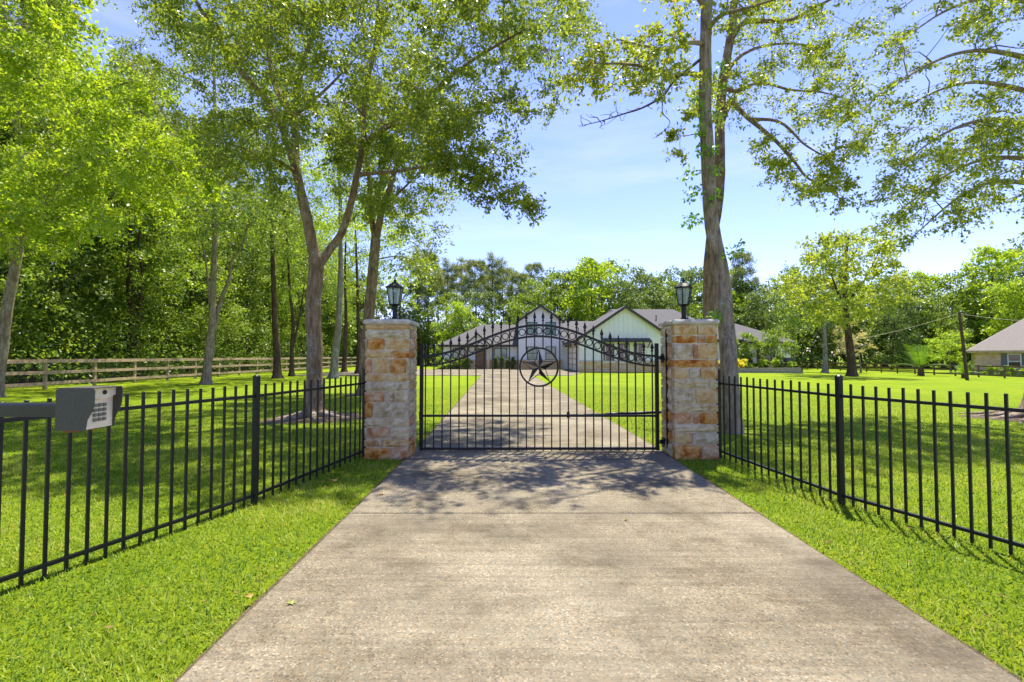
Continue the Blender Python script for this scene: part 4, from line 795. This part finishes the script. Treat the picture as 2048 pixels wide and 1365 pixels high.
# ------------------------------------------------------------------ wooden rail fences
def rail_fence(x, ys_, zfun, wood, h, label, wire):
    f = thing('rail_fence', (x, ys_[0], float(zfun(x, ys_[0]))), label, 'fence'); g_ = random.Random(int(x))
    O = f.location
    pm = MB().box(-.05, .05, -.055, .055, -.2, h).mesh('post', wood); s_ = 1 if x < 0 else -1
    for y in ys_:
        meshobj('post', pm, f, (0, y - O.y, float(zfun(x, y)) - O.z), g_.uniform(-.05, .05))
    for a, b in zip(ys_[:-1], ys_[1:]):
        for z in (h - .10, h * .56, h * .2):
            dz = g_.uniform(-.015, .015); MB().bar((x + s_ * .067, a - .01, float(zfun(x, a)) + z + dz), (x + s_ * .067, b - .012, float(zfun(x, b)) + z + g_.uniform(-.015, .015)), .032, .135).build('rail', wood, f)
        MB().bar((x, a + .056, float(zfun(x, a)) + h - .03), (x, b - .056, float(zfun(x, b)) + h - .03), .09, .03).build('top_board', wood, f)
        if wire:
            m = MB(); zz = float(zfun(x, a))
            for k in range(1, 11): m.box(x + .020, x + .024, a + .06, b - .06, zz + .1 * k, zz + .1 * k + .004)
            for k in range(1, 24): m.box(x + .024, x + .028, a + .1 * k, a + .1 * k + .004, zz + .05, zz + h - .1)
            m.build('wire_mesh', M['wire'], f)
rail_fence(-20.0, [13.28 + 2.44 * k for k in range(22)], gz, M['cedar'], 1.30, 'weathered plank rail fence with wire mesh along the dark woods', True)
rail_fence(45.0, [36.6 + 2.44 * k for k in range(17)], gz, M['cedar_dark'], 1.15, 'brown stained rail fence between the lawn and the brick house', False)

# ------------------------------------------------------------------ the farmhouse
house = thing('farmhouse', (6, 48, 0), 'white farmhouse with dark gables and grey shingle roofs behind the gate', 'house')
def gable_wall(x0, x1, y, z0, ze, za, mat, name='gable_wall', depth=.2):
    xm = (x0 + x1) / 2; return MB().prism([(x0, y, z0), (x1, y, z0), (x1, y, ze), (xm, y, za), (x0, y, ze)], (0, depth, 0)).build(name, mat, house)
def slab(poly, mat=None, t=.12, name='roof', parent=None):
    return MB().prism(poly, (0, 0, -t)).build(name, mat or M['shingle'], parent or house)
def window(x0, x1, z0, z1, y, pane='pane', rail=True, bars=0):
    f = .07; m = MB(); m.box(x0, x1, y - .05, y + .02, z0, z0 + f); m.box(x0, x1, y - .05, y + .02, z1 - f, z1); m.box(x0, x0 + f, y - .05, y + .02, z0 + f, z1 - f); m.box(x1 - f, x1, y - .05, y + .02, z0 + f, z1 - f)
    w = m.build('window', M['trim'], house)
    MB().box(x0 + f, x1 - f, y - .025, y - .01, z0 + f, z1 - f).build('pane', M[pane], w)
    if rail: MB().box(x0 + f, x1 - f, y - .04, y - .026, (z0 + z1) / 2 - .03, (z0 + z1) / 2 + .03).build('meeting_rail', M['trim'], w)
    MB().box(x0 - .06, x1 + .06, y - .10, y - .051, z0 - .08, z0 - .003).build('sill', M['white'], w)
def rake(x0, x1, y, ze, za, over=.45, t=.26):
    xm = (x0 + x1) / 2; sl = (za - ze) / (xm - x0)
    for s_ in (-1, 1):
        xe = xm + s_ * (xm - x0 + over); zz = ze - sl * over
        MB().prism([(xm, y - .42, za + .13), (xe, y - .42, zz + .13), (xe, y - .42, zz + .13 - t), (xm, y - .42, za + .13 - t)], (0, .06, 0)).build('rake_board', M['trim'], house)
def wainscot(x0, x1, y, h=.95):
    w = MB().box(x0, x1, y - .07, y - .001, 0, h).build('wainscot', M['mortar'], house)
    z = 0.02; g_ = random.Random(int(x0 * 10 + y))
    while z < h - .1:
        hh = min(g_.choice([.16, .2, .26]), h - z); x = x0 + .005
        while x < x1 - .05:
            L_ = min(g_.uniform(.4, .95), x1 - .005 - x); L_ = x1 - .005 - x if x1 - x - L_ < .2 else L_
            MB().box(x, x + L_ - .015, y - .09 - g_.uniform(0, .01), y - .071, z, z + hh - .015).build('stone', M['st_' + g_.choice('ctttg')], w); x += L_
        z += hh
    MB().box(x0, x1, y - .12, y - .001, h + .002, h + .07).build('ledge', M['cap'], house)
for vx, vy, vz in ((7.4, 53.6, 4.05), (14.2, 47.2, 4.9), (-2.2, 54.8, 3.95), (17.4, 47.4, 5.0)):
    MB().lathe(vx, vy, [(.05, vz - .1), (.05, vz + .42), (.09, vz + .43), (.06, vz + .52)], 8).build('roof_vent', M['trim'], house)
# garage wing gable facing the lawn
WX0, WX1, WY = 5.9, 13.9, 42.0; ZE, ZA = 3.0, 5.70
gw = gable_wall(WX0, WX1, WY, 0, ZE, ZA, M['bounce_white']); xm = (WX0 + WX1) / 2
x = WX0 + .25
while x < WX1 - .1:
    zt = ZA - abs(x - xm) * (ZA - ZE) / (xm - WX0) - .05
    if abs(x - xm) > 0: MB().box(x - .025, x + .025, WY - .03, WY - .001, 1.03, zt).build('batten', M['bounce_white'], gw)
    x += .405
wainscot(WX0 - .05, WX1, WY)
MB().box(WX0, WX0 + .2, WY + .2, 51.2, 0, ZE).build('side_wall', M['white'], house)
sl = (ZA - ZE) / (xm - WX0); o = .45
slab([(WX0 - o, WY - .36, ZE - sl * o + .13), (xm, WY - .36, ZA + .13), (xm, 53, ZA + .13), (WX0 - o, 53, ZE - sl * o + .13)]); slab([(xm + .002, WY - .36, ZA + .13), (WX1 + o, WY - .36, ZE - sl * o + .13), (WX1 + o, 53, ZE - sl * o + .13), (xm + .002, 53, ZA + .13)])
rake(WX0, WX1, WY, ZE, ZA)
MB().box(WX0 - o - .03, WX0 - o + .02, WY - .36, 51, ZE - sl * o - .12, ZE - sl * o + .06).build('fascia', M['trim'], house)
for x0 in (1207, 1238, 1268):
    xa = (x0 - 1024) / FPX * WY; window(xa, xa + .92, .92, 2.50, WY, 'pane_dark')
aw = MB(); ax0 = (1203 - 1024) / FPX * WY; ax1 = (1299 - 1024) / FPX * WY
aw.prism([(ax0, WY - .02, 2.98), (ax0, WY - .95, 2.66), (ax0, WY - .95, 2.60), (ax0, WY - .02, 2.90)], (ax1 - ax0, 0, 0)); awo = aw.build('awning', M['trim'], house)
for k in range(13): xx = ax0 + .05 + (ax1 - ax0 - .1) * k / 12; MB().bar((xx, WY - .02, 2.995), (xx, WY - .95, 2.675), .025, .03).build('standing_seam', M['shingle'], awo)
for xx in (ax0 + .15, (ax0 + ax1) / 2, ax1 - .15): MB().bar((xx, WY - .03, 2.15), (xx, WY - .8, 2.66), .09).build('bracket', M['door_wood'], awo)
for y0 in (43.2, 46.7):
    d = MB().box(WX0 - .05, WX0 - .002, y0, y0 + 2.7, .03, 2.3).build('garage_door', M['cedar'], house)
    for k in range(4): MB().box(WX0 - .065, WX0 - .051, y0 + .08, y0 + 2.62, .1 + k * .55, .56 + k * .55).build('door_panel', M['white'], d)
for y0 in (42.7, 46.3, 49.9):
    m = MB(); m.bar((WX0 - .002, y0, 2.5), (WX0 - .28, y0, 2.56), .03); m.lathe(WX0 - .28, y0, [(.19, 2.34), (.06, 2.46), (.03, 2.58)], 10); m.build('sconce', M['trim'], house)
# two storey centre gable
CX0, CX1, CY = .70, 5.35, 51.0; cE, cA = 5.15, 6.75
gable_wall(CX0, CX1, CY, 0, cE, cA, M['white'])
MB().box(CX0, CX0 + .2, CY + .2, 58, 0, cE).build('side_wall', M['white'], house); MB().box(CX1 - .2, CX1, CY + .2, 58, 0, cE).build('side_wall', M['white'], house)
cm_ = (CX0 + CX1) / 2; sl2 = (cA - cE) / (cm_ - CX0); o = .25
slab([(CX0 - o, CY - .36, cE - sl2 * o + .13), (cm_, CY - .36, cA + .13), (cm_, 58.3, cA + .13), (CX0 - o, 58.3, cE - sl2 * o + .13)]); slab([(cm_ + .002, CY - .36, cA + .13), (CX1 + o, CY - .36, cE - sl2 * o + .13), (CX1 + o, 58.3, cE - sl2 * o + .13), (cm_ + .002, 58.3, cA + .13)])
rake(CX0, CX1, CY, cE, cA, .25)
gable_wall(CX0 + .2, CX1 - .2, 58.0, 0, cE - .05, cA - .1, M['white'], 'rear_wall')
wainscot(CX0, CX1, CY)
for px in (1054, 1091):
    xa = (px - 1024) / FPX * CY; window(xa, xa + 1.1, 3.62, 5.02, CY); window(xa, xa + 1.1, .98, 2.42, CY)
# left wing with the entry
LWX0, LWY, lE, lR = -7.6, 52.0, 2.62, 5.15
MB().box(LWX0, CX0, LWY, LWY + .2, 0, lE).build('front_wall', M['white'], house); MB().box(LWX0, LWX0 + .2, LWY + .2, 61, 0, lE).build('side_wall', M['white'], house)
e = .4; ry = 57.0
slab([(LWX0 - e, LWY - e, lE), (CX0 - .002, LWY - e, lE), (CX0 - .002, ry, lR), (-3.6, ry, lR)]); slab([(LWX0 - e, LWY - e - .002, lE), (-3.602, ry, lR), (LWX0 - e, 61.6, lE)]); slab([(LWX0 - e, 61.6, lE), (-3.6, ry + .002, lR), (CX0 - .002, ry + .002, lR), (CX0 - .002, 61.6, lE)])
MB().box(LWX0 - e, CX0 - .002, LWY - e - .035, LWY - e - .001, lE - .22, lE + .02).build('fascia', M['trim'], house)
wainscot(LWX0, CX0, LWY)
for a, b in ((906, 930), (988, 1014)): window((a - 1024) / FPX * LWY, (b - 1024) / FPX * LWY, 1.12, 2.28, LWY - .09, rail=False)
EX0, EX1, EY = -4.9, -2.4, 51.0
MB().prism([(EX0, EY, 2.6), (EX1, EY, 2.6), ((EX0 + EX1) / 2, EY, 3.75)], (0, .2, 0)).build('entry_gable', M['white'], house)
for x in (EX0, EX1 - .25): MB().box(x, x + .25, EY, EY + .25, 0, 2.6).build('entry_post', M['limestone'], house)
em = (EX0 + EX1) / 2; se = 1.15 / (em - EX0)
slab([(EX0 - .3, EY - .25, 2.6 - se * .3 + .1), (em, EY - .25, 3.85), (em, 54.4, 3.85), (EX0 - .3, 54.4, 2.6 - se * .3 + .1)], t=.1); slab([(em + .002, EY - .25, 3.85), (EX1 + .3, EY - .25, 2.6 - se * .3 + .1), (EX1 + .3, 54.4, 2.6 - se * .3 + .1), (em + .002, 54.4, 3.85)], t=.1)
for s_ in (-1, 1): MB().prism([(em, EY - .3, 3.87), (em + s_ * 1.6, EY - .3, 2.43), (em + s_ * 1.6, EY - .3, 2.27), (em, EY - .3, 3.68)], (0, .045, 0)).build('rake_board', M['trim'], house)
dx0 = (953.5 - 1024) / FPX * 51.9; dr = MB().box(dx0, dx0 + .98, LWY - .15, LWY - .092, 0.05, 2.2).build('door', M['door_wood'], house)
for k in range(4): MB().box(dx0 + .06 + k * .22, dx0 + .26 + k * .22, LWY - .165, LWY - .151, .12, 2.13).build('door_panel', M['door_wood'], dr)
MB().box(dx0 + .85, dx0 + .90, LWY - .21, LWY - .166, .95, 1.25).build('handle', M['iron'], dr)
# link roof between the gables, main body and east wing
slab([(CX1 - .1, 50.9, 3.0), (xm, 50.9, 3.0), (xm, 57, 5.55), (CX1 - .1, 57, 5.55)]); slab([(CX1 - .1, 57.002, 5.55), (xm, 57.002, 5.55), (xm, 61, 3.0), (CX1 - .1, 61, 3.0)])
MB().box(CX1, WX0, 51.2, 51.4, 0, 3.05).build('front_wall', M['white'], house)
BX1, BY0, BY1, bE, bR = 20.6, 44.0, 55.0, 2.9, 6.25; bm_ = (BY0 + BY1) / 2; e = .45
slab([(11.6, BY0 - e, bE), (BX1 + e, BY0 - e, bE), (16.6, bm_, bR), (10.2, bm_, bR)]); slab([(BX1 + e, BY0 - e, bE), (BX1 + e, BY1 + e, bE), (16.602, bm_, bR)]); slab([(BX1 + e, BY1 + e, bE), (9.9, BY1 + e, bE), (10.2, bm_ + .002, bR), (16.6, bm_ + .002, bR)]); slab([(xm, bm_ - 2.2, ZA), (10.2, bm_ - .01, bR), (10.2, bm_ + .01, bR), (xm, 53, ZA)])
MB().box(WX1 + .002, BX1, BY0, BY0 + .2, 0, bE - .02).build('front_wall', M['bounce_white'], house); MB().box(BX1 - .2, BX1, BY0 + .2, BY1, 0, bE - .02).build('side_wall', M['bounce_white'], house)
MB().box(13.9, BX1 + e, BY0 - e - .04, BY0 - e - .001, bE - .2, bE + .03).build('fascia', M['trim'], house); MB().box(BX1 + e + .001, BX1 + e + .04, BY0 - e, BY1 + e, bE - .2, bE + .03).build('fascia', M['trim'], house)
wainscot(WX1 + .1, BX1, BY0)
EX1_, eE, eR = 26.4, 2.75, 4.85
MB().box(BX1 + .002, EX1_, 45.5, 45.7, -.6, eE - .02).build('front_wall', M['bounce_white'], house); MB().box(EX1_ - .2, EX1_, 45.7, 53, -.6, eE - .02).build('side_wall', M['bounce_white'], house)
slab([(BX1 - 1.5, 45.05, eE), (EX1_ + e, 45.05, eE), (22.6, 49.2, eR), (BX1 - 1.5, 49.2, eR)]); slab([(EX1_ + e, 45.05, eE), (EX1_ + e, 53.4, eE), (22.602, 49.2, eR)]); slab([(EX1_ + e, 53.4, eE), (BX1 - 1.5, 53.4, eE), (BX1 - 1.5, 49.202, eR), (22.6, 49.202, eR)])
MB().box(BX1 + .5, EX1_ + e, 45.0, 45.045, eE - .2, eE + .03).build('fascia', M['trim'], house)
MB().box(BX1 + .1, EX1_, 45.43, 45.498, -.6, .8).build('wainscot', M['limestone'], house)
window(23.2, 24.6, .2, 2.2, 45.5, 'pane_dark'); window(21.2, 22.2, .9, 2.2, 45.5)

# ------------------------------------------------------------------ raised flower bed, cabinet, shrubs
bx0, bx1, by = 17.6, 24.6, 40.6
bed = thing('raised_bed', ((bx0 + bx1) / 2, by, 0), 'long low block walled flower bed in front of the farmhouse end', 'flower bed')
MB().box(bx0 + .02, bx1 - .02, by + .02, by + 3.2, -.3, .42).build('soil', M['soil'], bed)
for r_ in range(2):
    x = bx0 - .2 * r_
    while x < bx1 - .2: MB().box(max(bx0, x), min(bx1, x + .43), by - .02 * r_, by + .2, -.25 + .34 * r_ + .002, .085 + .34 * r_).build('block', M['pot'], bed); x += .44
def plant(name, x, y, z, h, rad, leafm, label, seed, leaf=(.22, .1), cat='shrub', group=None, n=18, stem=True):
    b = np.array([x, y, z]); tp = [b + [0, 0, -.05], b + [.02, 0, h * .3], b + [.03, .02, h * .6]]
    o = thing(name, b, label, cat, group); w_, c_ = make_tree(b, [(tp, max(.02, h * .015), .01)], crown(x, y, z + h * (.3 if stem else .08), z + h, rad, n, rad * .42, seed, 'round', .45), M['bark_grey'], leafm, leaf, 6, 14, seed, 6, twig_wood=False, spread=.2, flare=.1)
    meshobj('stem', w_, o); meshobj('foliage', c_, o); return o
plant('small_tree', 20.6, 42.0, .4, 3.0, .95, M['lf_wood'], 'young slim stemmed tree in the raised flower bed nearest the steps', 201, n=26)
plant('small_tree', 23.6, 43.2, .3, 3.4, 1.3, M['lf_wood'], 'broader young tree at the cabinet end of the raised flower bed', 202, n=32)
for k, (x, s_) in enumerate(((18.2, .55), (18.9, .5), (19.6, .45))): plant('flowering_plant', x, 41.0, .42, .75, s_, M['lf_yel'], 'yellow flowering plant spilling over the raised bed wall', 210 + k, (.14, .07), 'flower', 'yellow flowers in the raised bed', 12, False)
for k in range(7): plant('bedding_plant', 20.2 + .6 * k, 41.1 + .5 * (k % 2), .42, .5 + .2 * (k % 3), .32, M['lf_wood'] if k % 2 else M['lf_lime'], 'low leafy bedding plant along the raised bed wall', 220 + k, (.16, .07), 'plant', 'bedding plants in the raised bed', 9, False)
p = grd(1591, 744); cb = thing('utility_cabinet', (24.3, 42.2, 0.38), 'dark grey air conditioning cabinet at the end of the flower bed', 'air conditioner')
MB().cbox(23.95, 24.65, 41.85, 42.5, .38, 1.25, .03).build('case', M['canvas'], cb); MB().box(24.0, 24.6, 41.86, 42.45, 1.251, 1.28).build('top_grille', M['trim'], cb)
for k in range(8): MB().box(24.0, 24.6, 41.83, 41.849, .46 + k * .09, .51 + k * .09).build('louvre', M['trim'], cb)
for k, px in enumerate((990, 1004, 1016, 1026)): q = at(px, 730, 50.8); plant('upright_shrub', q[0], 50.9, 0, 1.25, .2, M['lf_dark'], 'narrow upright shrub under the farmhouse window beside the door', 230 + k, (.16, .08), 'shrub', 'upright shrubs by the entry', 14, False)
for k, (px, s_, mt) in enumerate(((880, .7, 'lf_lime'), (895, .6, 'lf_wood'), (910, .5, 'lf_dark'), (924, .55, 'lf_lime'), (935, .45, 'lf_wood'))): q = at(px, 730, 50.6); plant('rounded_shrub', q[0], 50.6, 0, .9 + s_ * .5, s_, M[mt], 'rounded shrub in the bed at the low end of the farmhouse', 240 + k, (.16, .08), 'shrub', 'rounded shrubs by the farmhouse', 14, False)
# palm like plants near the brown fence
def fan_palm(px, py, s, label, seed):
    b = grd(px, py); o = thing('fan_palm', b, label, 'palm'); g_ = random.Random(seed)
    MB().lathe(b[0], b[1], [(.18 * s, b[2] - .05), (.13 * s, b[2] + .5 * s)], 8).build('trunk', M['bark_dark'], o)
    for k in range(16):
        a = g_.uniform(0, 6.28); el = g_.uniform(.45, 1.4); L_ = s * g_.uniform(1.3, 2.0); m = MB(); pts = []
        for t in np.linspace(0, 1, 7): pts.append(Vector((b[0] + math.cos(a) * math.cos(el) * L_ * t, b[1] + math.sin(a) * math.cos(el) * L_ * t, b[2] + .45 * s + math.sin(el) * L_ * t - .55 * L_ * t * t * (1.2 - math.sin(el)))))
        sd_ = Vector((-math.sin(a), math.cos(a), 0))
        for i_ in range(1, 6):
            for s_ in (-1, 1):
                for q in range(2):
                    c = pts[i_].lerp(pts[i_ + 1], q * .5); d = (pts[i_ + 1] - pts[i_]).normalized(); tip = c + (sd_ * s_ + d * .7) * .42 * s * (1 - abs(i_ - 3) * .13) - Vector((0, 0, .06)); m.add([c, c + d * .07, tip], [(0, 1, 2)])
        m.tube([tuple(q) for q in pts], .015 * s, 4); m.build('frond', M['lf_lime'], o)
fan_palm(1842, 752, 1.75, 'large feathery sago palm in front of the woods by the brown fence', 3)
fan_palm(1926, 757, .8, 'smaller feathery palm at the corner of the brick house', 4)

# ------------------------------------------------------------------ neighbour's brick house
nx0, ny0, nz, nE = 50.2, 52.0, -.62, 2.0
nb = thing('brick_house', (nx0, ny0, nz), 'single storey buff brick house with green shutters behind the brown fence', 'house')
MB().box(nx0, nx0 + 18, ny0, ny0 + .25, nz, nE).build('front_wall', M['brick'], nb); MB().box(nx0, nx0 + .25, ny0 + .25, ny0 + 11, nz, nE).build('side_wall', M['brick'], nb)
e = .65; H_ = 4.6; ym = ny0 + 5.5
slab([(nx0 - e, ny0 - e, nE), (nx0 + 18 + e, ny0 - e, nE), (nx0 + 12.5, ym, nE + H_), (nx0 + 5.5, ym, nE + H_)], M['shingle_tan'], .1, 'roof', nb); slab([(nx0 - e, ny0 - e, nE), (nx0 + 5.498, ym, nE + H_), (nx0 - e, ny0 + 11 + e, nE)], M['shingle_tan'], .1, 'roof', nb); slab([(nx0 - e, ny0 + 11 + e, nE), (nx0 + 5.5, ym + .002, nE + H_), (nx0 + 12.5, ym + .002, nE + H_), (nx0 + 18 + e, ny0 + 11 + e, nE)], M['shingle_tan'], .1, 'roof', nb)
MB().box(nx0 - e, nx0 + 18 + e, ny0 - e - .03, ny0 - e - .001, nE - .24, nE - .01).build('fascia', M['cedar'], nb)
for wx in (52.6, 58.0):
    f = MB(); f.box(wx, wx + 1.0, ny0 - .06, ny0 - .002, nz + .75, nz + .82); f.box(wx, wx + 1.0, ny0 - .06, ny0 - .002, nz + 2.2, nz + 2.27); f.box(wx, wx + .07, ny0 - .06, ny0 - .002, nz + .82, nz + 2.2); f.box(wx + .93, wx + 1.0, ny0 - .06, ny0 - .002, nz + .82, nz + 2.2); f.box(wx + .07, wx + .93, ny0 - .05, ny0 - .02, nz + 1.45, nz + 1.52)
    w_ = f.build('window', M['white'], nb); MB().box(wx + .07, wx + .93, ny0 - .019, ny0 - .006, nz + .82, nz + 2.2).build('pane', M['pane_dark'], w_)
    for sx in (wx - .47, wx + 1.03): MB().box(sx, sx + .44, ny0 - .05, ny0 - .002, nz + .7, nz + 2.3).build('shutter', M['canvas'], nb)
nb.rotation_euler.z = R(-42)
for k in range(4): plant('foundation_shrub', 50.0 + k * .95, 50.2 - k * .9, nz, .9, .55, M['lf_lime'], 'low shrub against the wall of the brick house', 260 + k, (.2, .1), 'shrub', 'shrubs along the brick house', 10, False)

# ------------------------------------------------------------------ utility pole and wires
pb = grd(1935, 761); up_ = thing('utility_pole', pb, 'leaning dark utility pole standing alone on the lawn near the brick house', 'pole')
pt = at(1918.5, 625, pb[1] + .3); MB().tube([tuple(pb - [0, 0, .3]), tuple((pb + pt) / 2), tuple(pt)], [.13, .115, .10], 10).build('shaft', M['bark_dark'], up_, True)
def wire(a, b, sag): return [tuple(np.array(a) + (np.array(b) - np.array(a)) * t - np.array([0, 0, sag * 4 * t * (1 - t)])) for t in np.linspace(0, 1, 15)]
topw = pt - np.array([0, 0, .1])
MB().tube(wire(topw, at(1640, 690, 56), .35), .013, 4).build('wire', M['cap'], up_); MB().tube(wire(topw, at(2190, 640, 38), .35), .013, 4).build('wire', M['cap'], up_)

# ------------------------------------------------------------------ fallen leaves
def fallen(px, py, s, mat, label, rot):
    b = grd(px, py); z = .034 if DL < b[0] < DR else .06; V = []; n = 10
    for k in range(n): r_ = s * (1 if k % 2 == 0 else .36) * (1 if k else 1.15); a = rot + 2 * math.pi * k / n; V.append((b[0] + r_ * math.cos(a), b[1] + r_ * math.sin(a), z + .012 * (k % 2 == 0) * (1 + math.sin(k * 2.1))))
    m = MB(); m.add(V + [(b[0], b[1], z)], [(k, (k + 1) % n, n) for k in range(n)]); m.bar((b[0] - s * .3 * math.cos(rot), b[1] - s * .3 * math.sin(rot), z), (b[0] - s * 1.3 * math.cos(rot), b[1] - s * 1.3 * math.sin(rot), z + .006), .003)
    tag(m.build('fallen_leaf', M[mat]), label, 'leaf')
fallen(583, 1218, .032, 'lf_fallen_green', 'yellow green star shaped leaf lying on the bare concrete', .4)
fallen(764, 995, .040, 'lf_fallen', 'brown curled leaf near the driveway edge before the expansion joint', 1.4)
fallen(1251, 1048, .022, 'lf_fallen', 'tan leaf just past the driveway joint in the shade', 2.2)
fallen(833, 1016, .018, 'lf_fallen_green', 'tiny yellow leaf on the concrete close to the joint', 2.9)
fallen(500, 1214, .03, 'lf_fallen', 'orange leaf caught in the cut lawn edge', 0.2)
fallen(668, 972, .05, 'lf_fallen', 'brown leaf on the verge grass near the iron fence', 1.0)

# ------------------------------------------------------------------ grass
def grass(n, d0, d1, pw, seed):
    g = np.random.default_rng(seed); u = g.uniform(0, 1, n); d = (d0 ** pw + u * (d1 ** pw - d0 ** pw)) ** (1 / pw); th = g.uniform(-1.02, 1.02, n)
    x = d * np.sin(th); y = d * np.cos(th); l, r = drive_edges(y); wb = .002 + .020 * np.sin(y * 7.3) * np.sin(y * 23.7) + .008 * np.sin(y * 41); keep = ((x < l - wb) | (x > r + wb)) & (y < 34)
    for tx, ty, tr in TRUNKS: keep &= (np.hypot(x - tx, y - ty) > tr * (0.55 + .6 * g.uniform(0, 1, n)))
    for (x0, x1) in ((LX0, LX1), (RX0, RX1)): keep &= ~((x > x0 - .01) & (x < x1 + .01) & (y > PY0) & (y < PY1))
    x, y, d = x[keep], y[keep], d[keep]; n = len(x); ed = np.minimum(np.abs(x - drive_edges(y)[0]), np.abs(x - drive_edges(y)[1]))
    patch = .6 * np.sin(x * 1.7 + 1.3 * np.sin(y * 1.1)) * np.sin(y * 1.9 + x * .6) + .5 * np.sin(x * 5.3 + 2 * np.sin(y * 3.1)) * np.sin(y * 4.7 + 1.5 * np.sin(x * 2.9)) + .35 * np.sin(x * .55 + .8) * np.sin(y * .7); h = g.uniform(.022, .050, n) * (1 + .25 * patch) * np.clip(.55 + ed * 2.5, .55, 1) * np.clip((24.5 - d) / 12, .12, 1); w = g.uniform(.004, .0085, n) * (1 + d * .10)
    a = g.uniform(0, 6.28, n); ln = g.uniform(.3, 1.1, n); b = np.stack([x, y, gz(x, y)], 1); ax = np.stack([np.cos(a), np.sin(a), 0 * a], 1); sd_ = np.stack([-np.sin(a), np.cos(a), 0 * a], 1)
    tip = b + ax * (h * ln)[:, None] + np.stack([0 * h, 0 * h, h * np.sqrt(1.05 - .75 * ln ** 2)], 1)
    V = np.stack([b - sd_ * (w / 2)[:, None], b + sd_ * (w / 2)[:, None], tip], 1)
    tn = np.clip(.44 + .30 * patch + g.normal(0, .27, n), 0, .9) + (g.uniform(0, 1, n) > .965) * .3
    return np_mesh('grass', V.reshape(-1, 3), np.arange(n * 3).reshape(-1, 3), M['blade'], False, np.clip(tn, 0, 1))
tag(meshobj('grass', grass(560000, 1.6, 24, 0.7, 5)), 'short bright green lawn grass on both sides of the driveway', 'grass', kind='stuff')

def litter(n, seed):
    g = np.random.default_rng(seed); d = 1.8 + g.uniform(0, 1, n) ** 1.3 * 13; th = g.uniform(-.98, .98, n); x = d * np.sin(th); y = d * np.cos(th); l, r = drive_edges(y)
    on = (x > l - .02) & (x < r + .02); keep = ~on | (g.uniform(0, 1, n) < .10); x, y, on = x[keep], y[keep], on[keep]; m = len(x)
    P = np.stack([x, y, np.where(on, .033, .036 + g.uniform(0, .012, m))], 1); a = g.uniform(0, 6.28, m); D = unit(np.stack([np.cos(a), np.sin(a), g.uniform(-.05, .35, m)], 1)); N_ = unit(g.normal(0, .25, (m, 3)) + [0, 0, 1])
    L_ = g.uniform(.018, .042, m) * np.where(on, .6, 1); return np_mesh('leaf_litter', leaf_arrays(P, D, N_, L_, L_ * g.uniform(.4, .8, m)).reshape(-1, 3), np.arange(m * 4).reshape(-1, 4), M['lf_litter'], False, g.uniform(0, 1, m))
tag(meshobj('leaf_litter', litter(330, 12)), 'small dry leaf bits scattered over the lawn and driveway', 'leaves', kind='stuff')
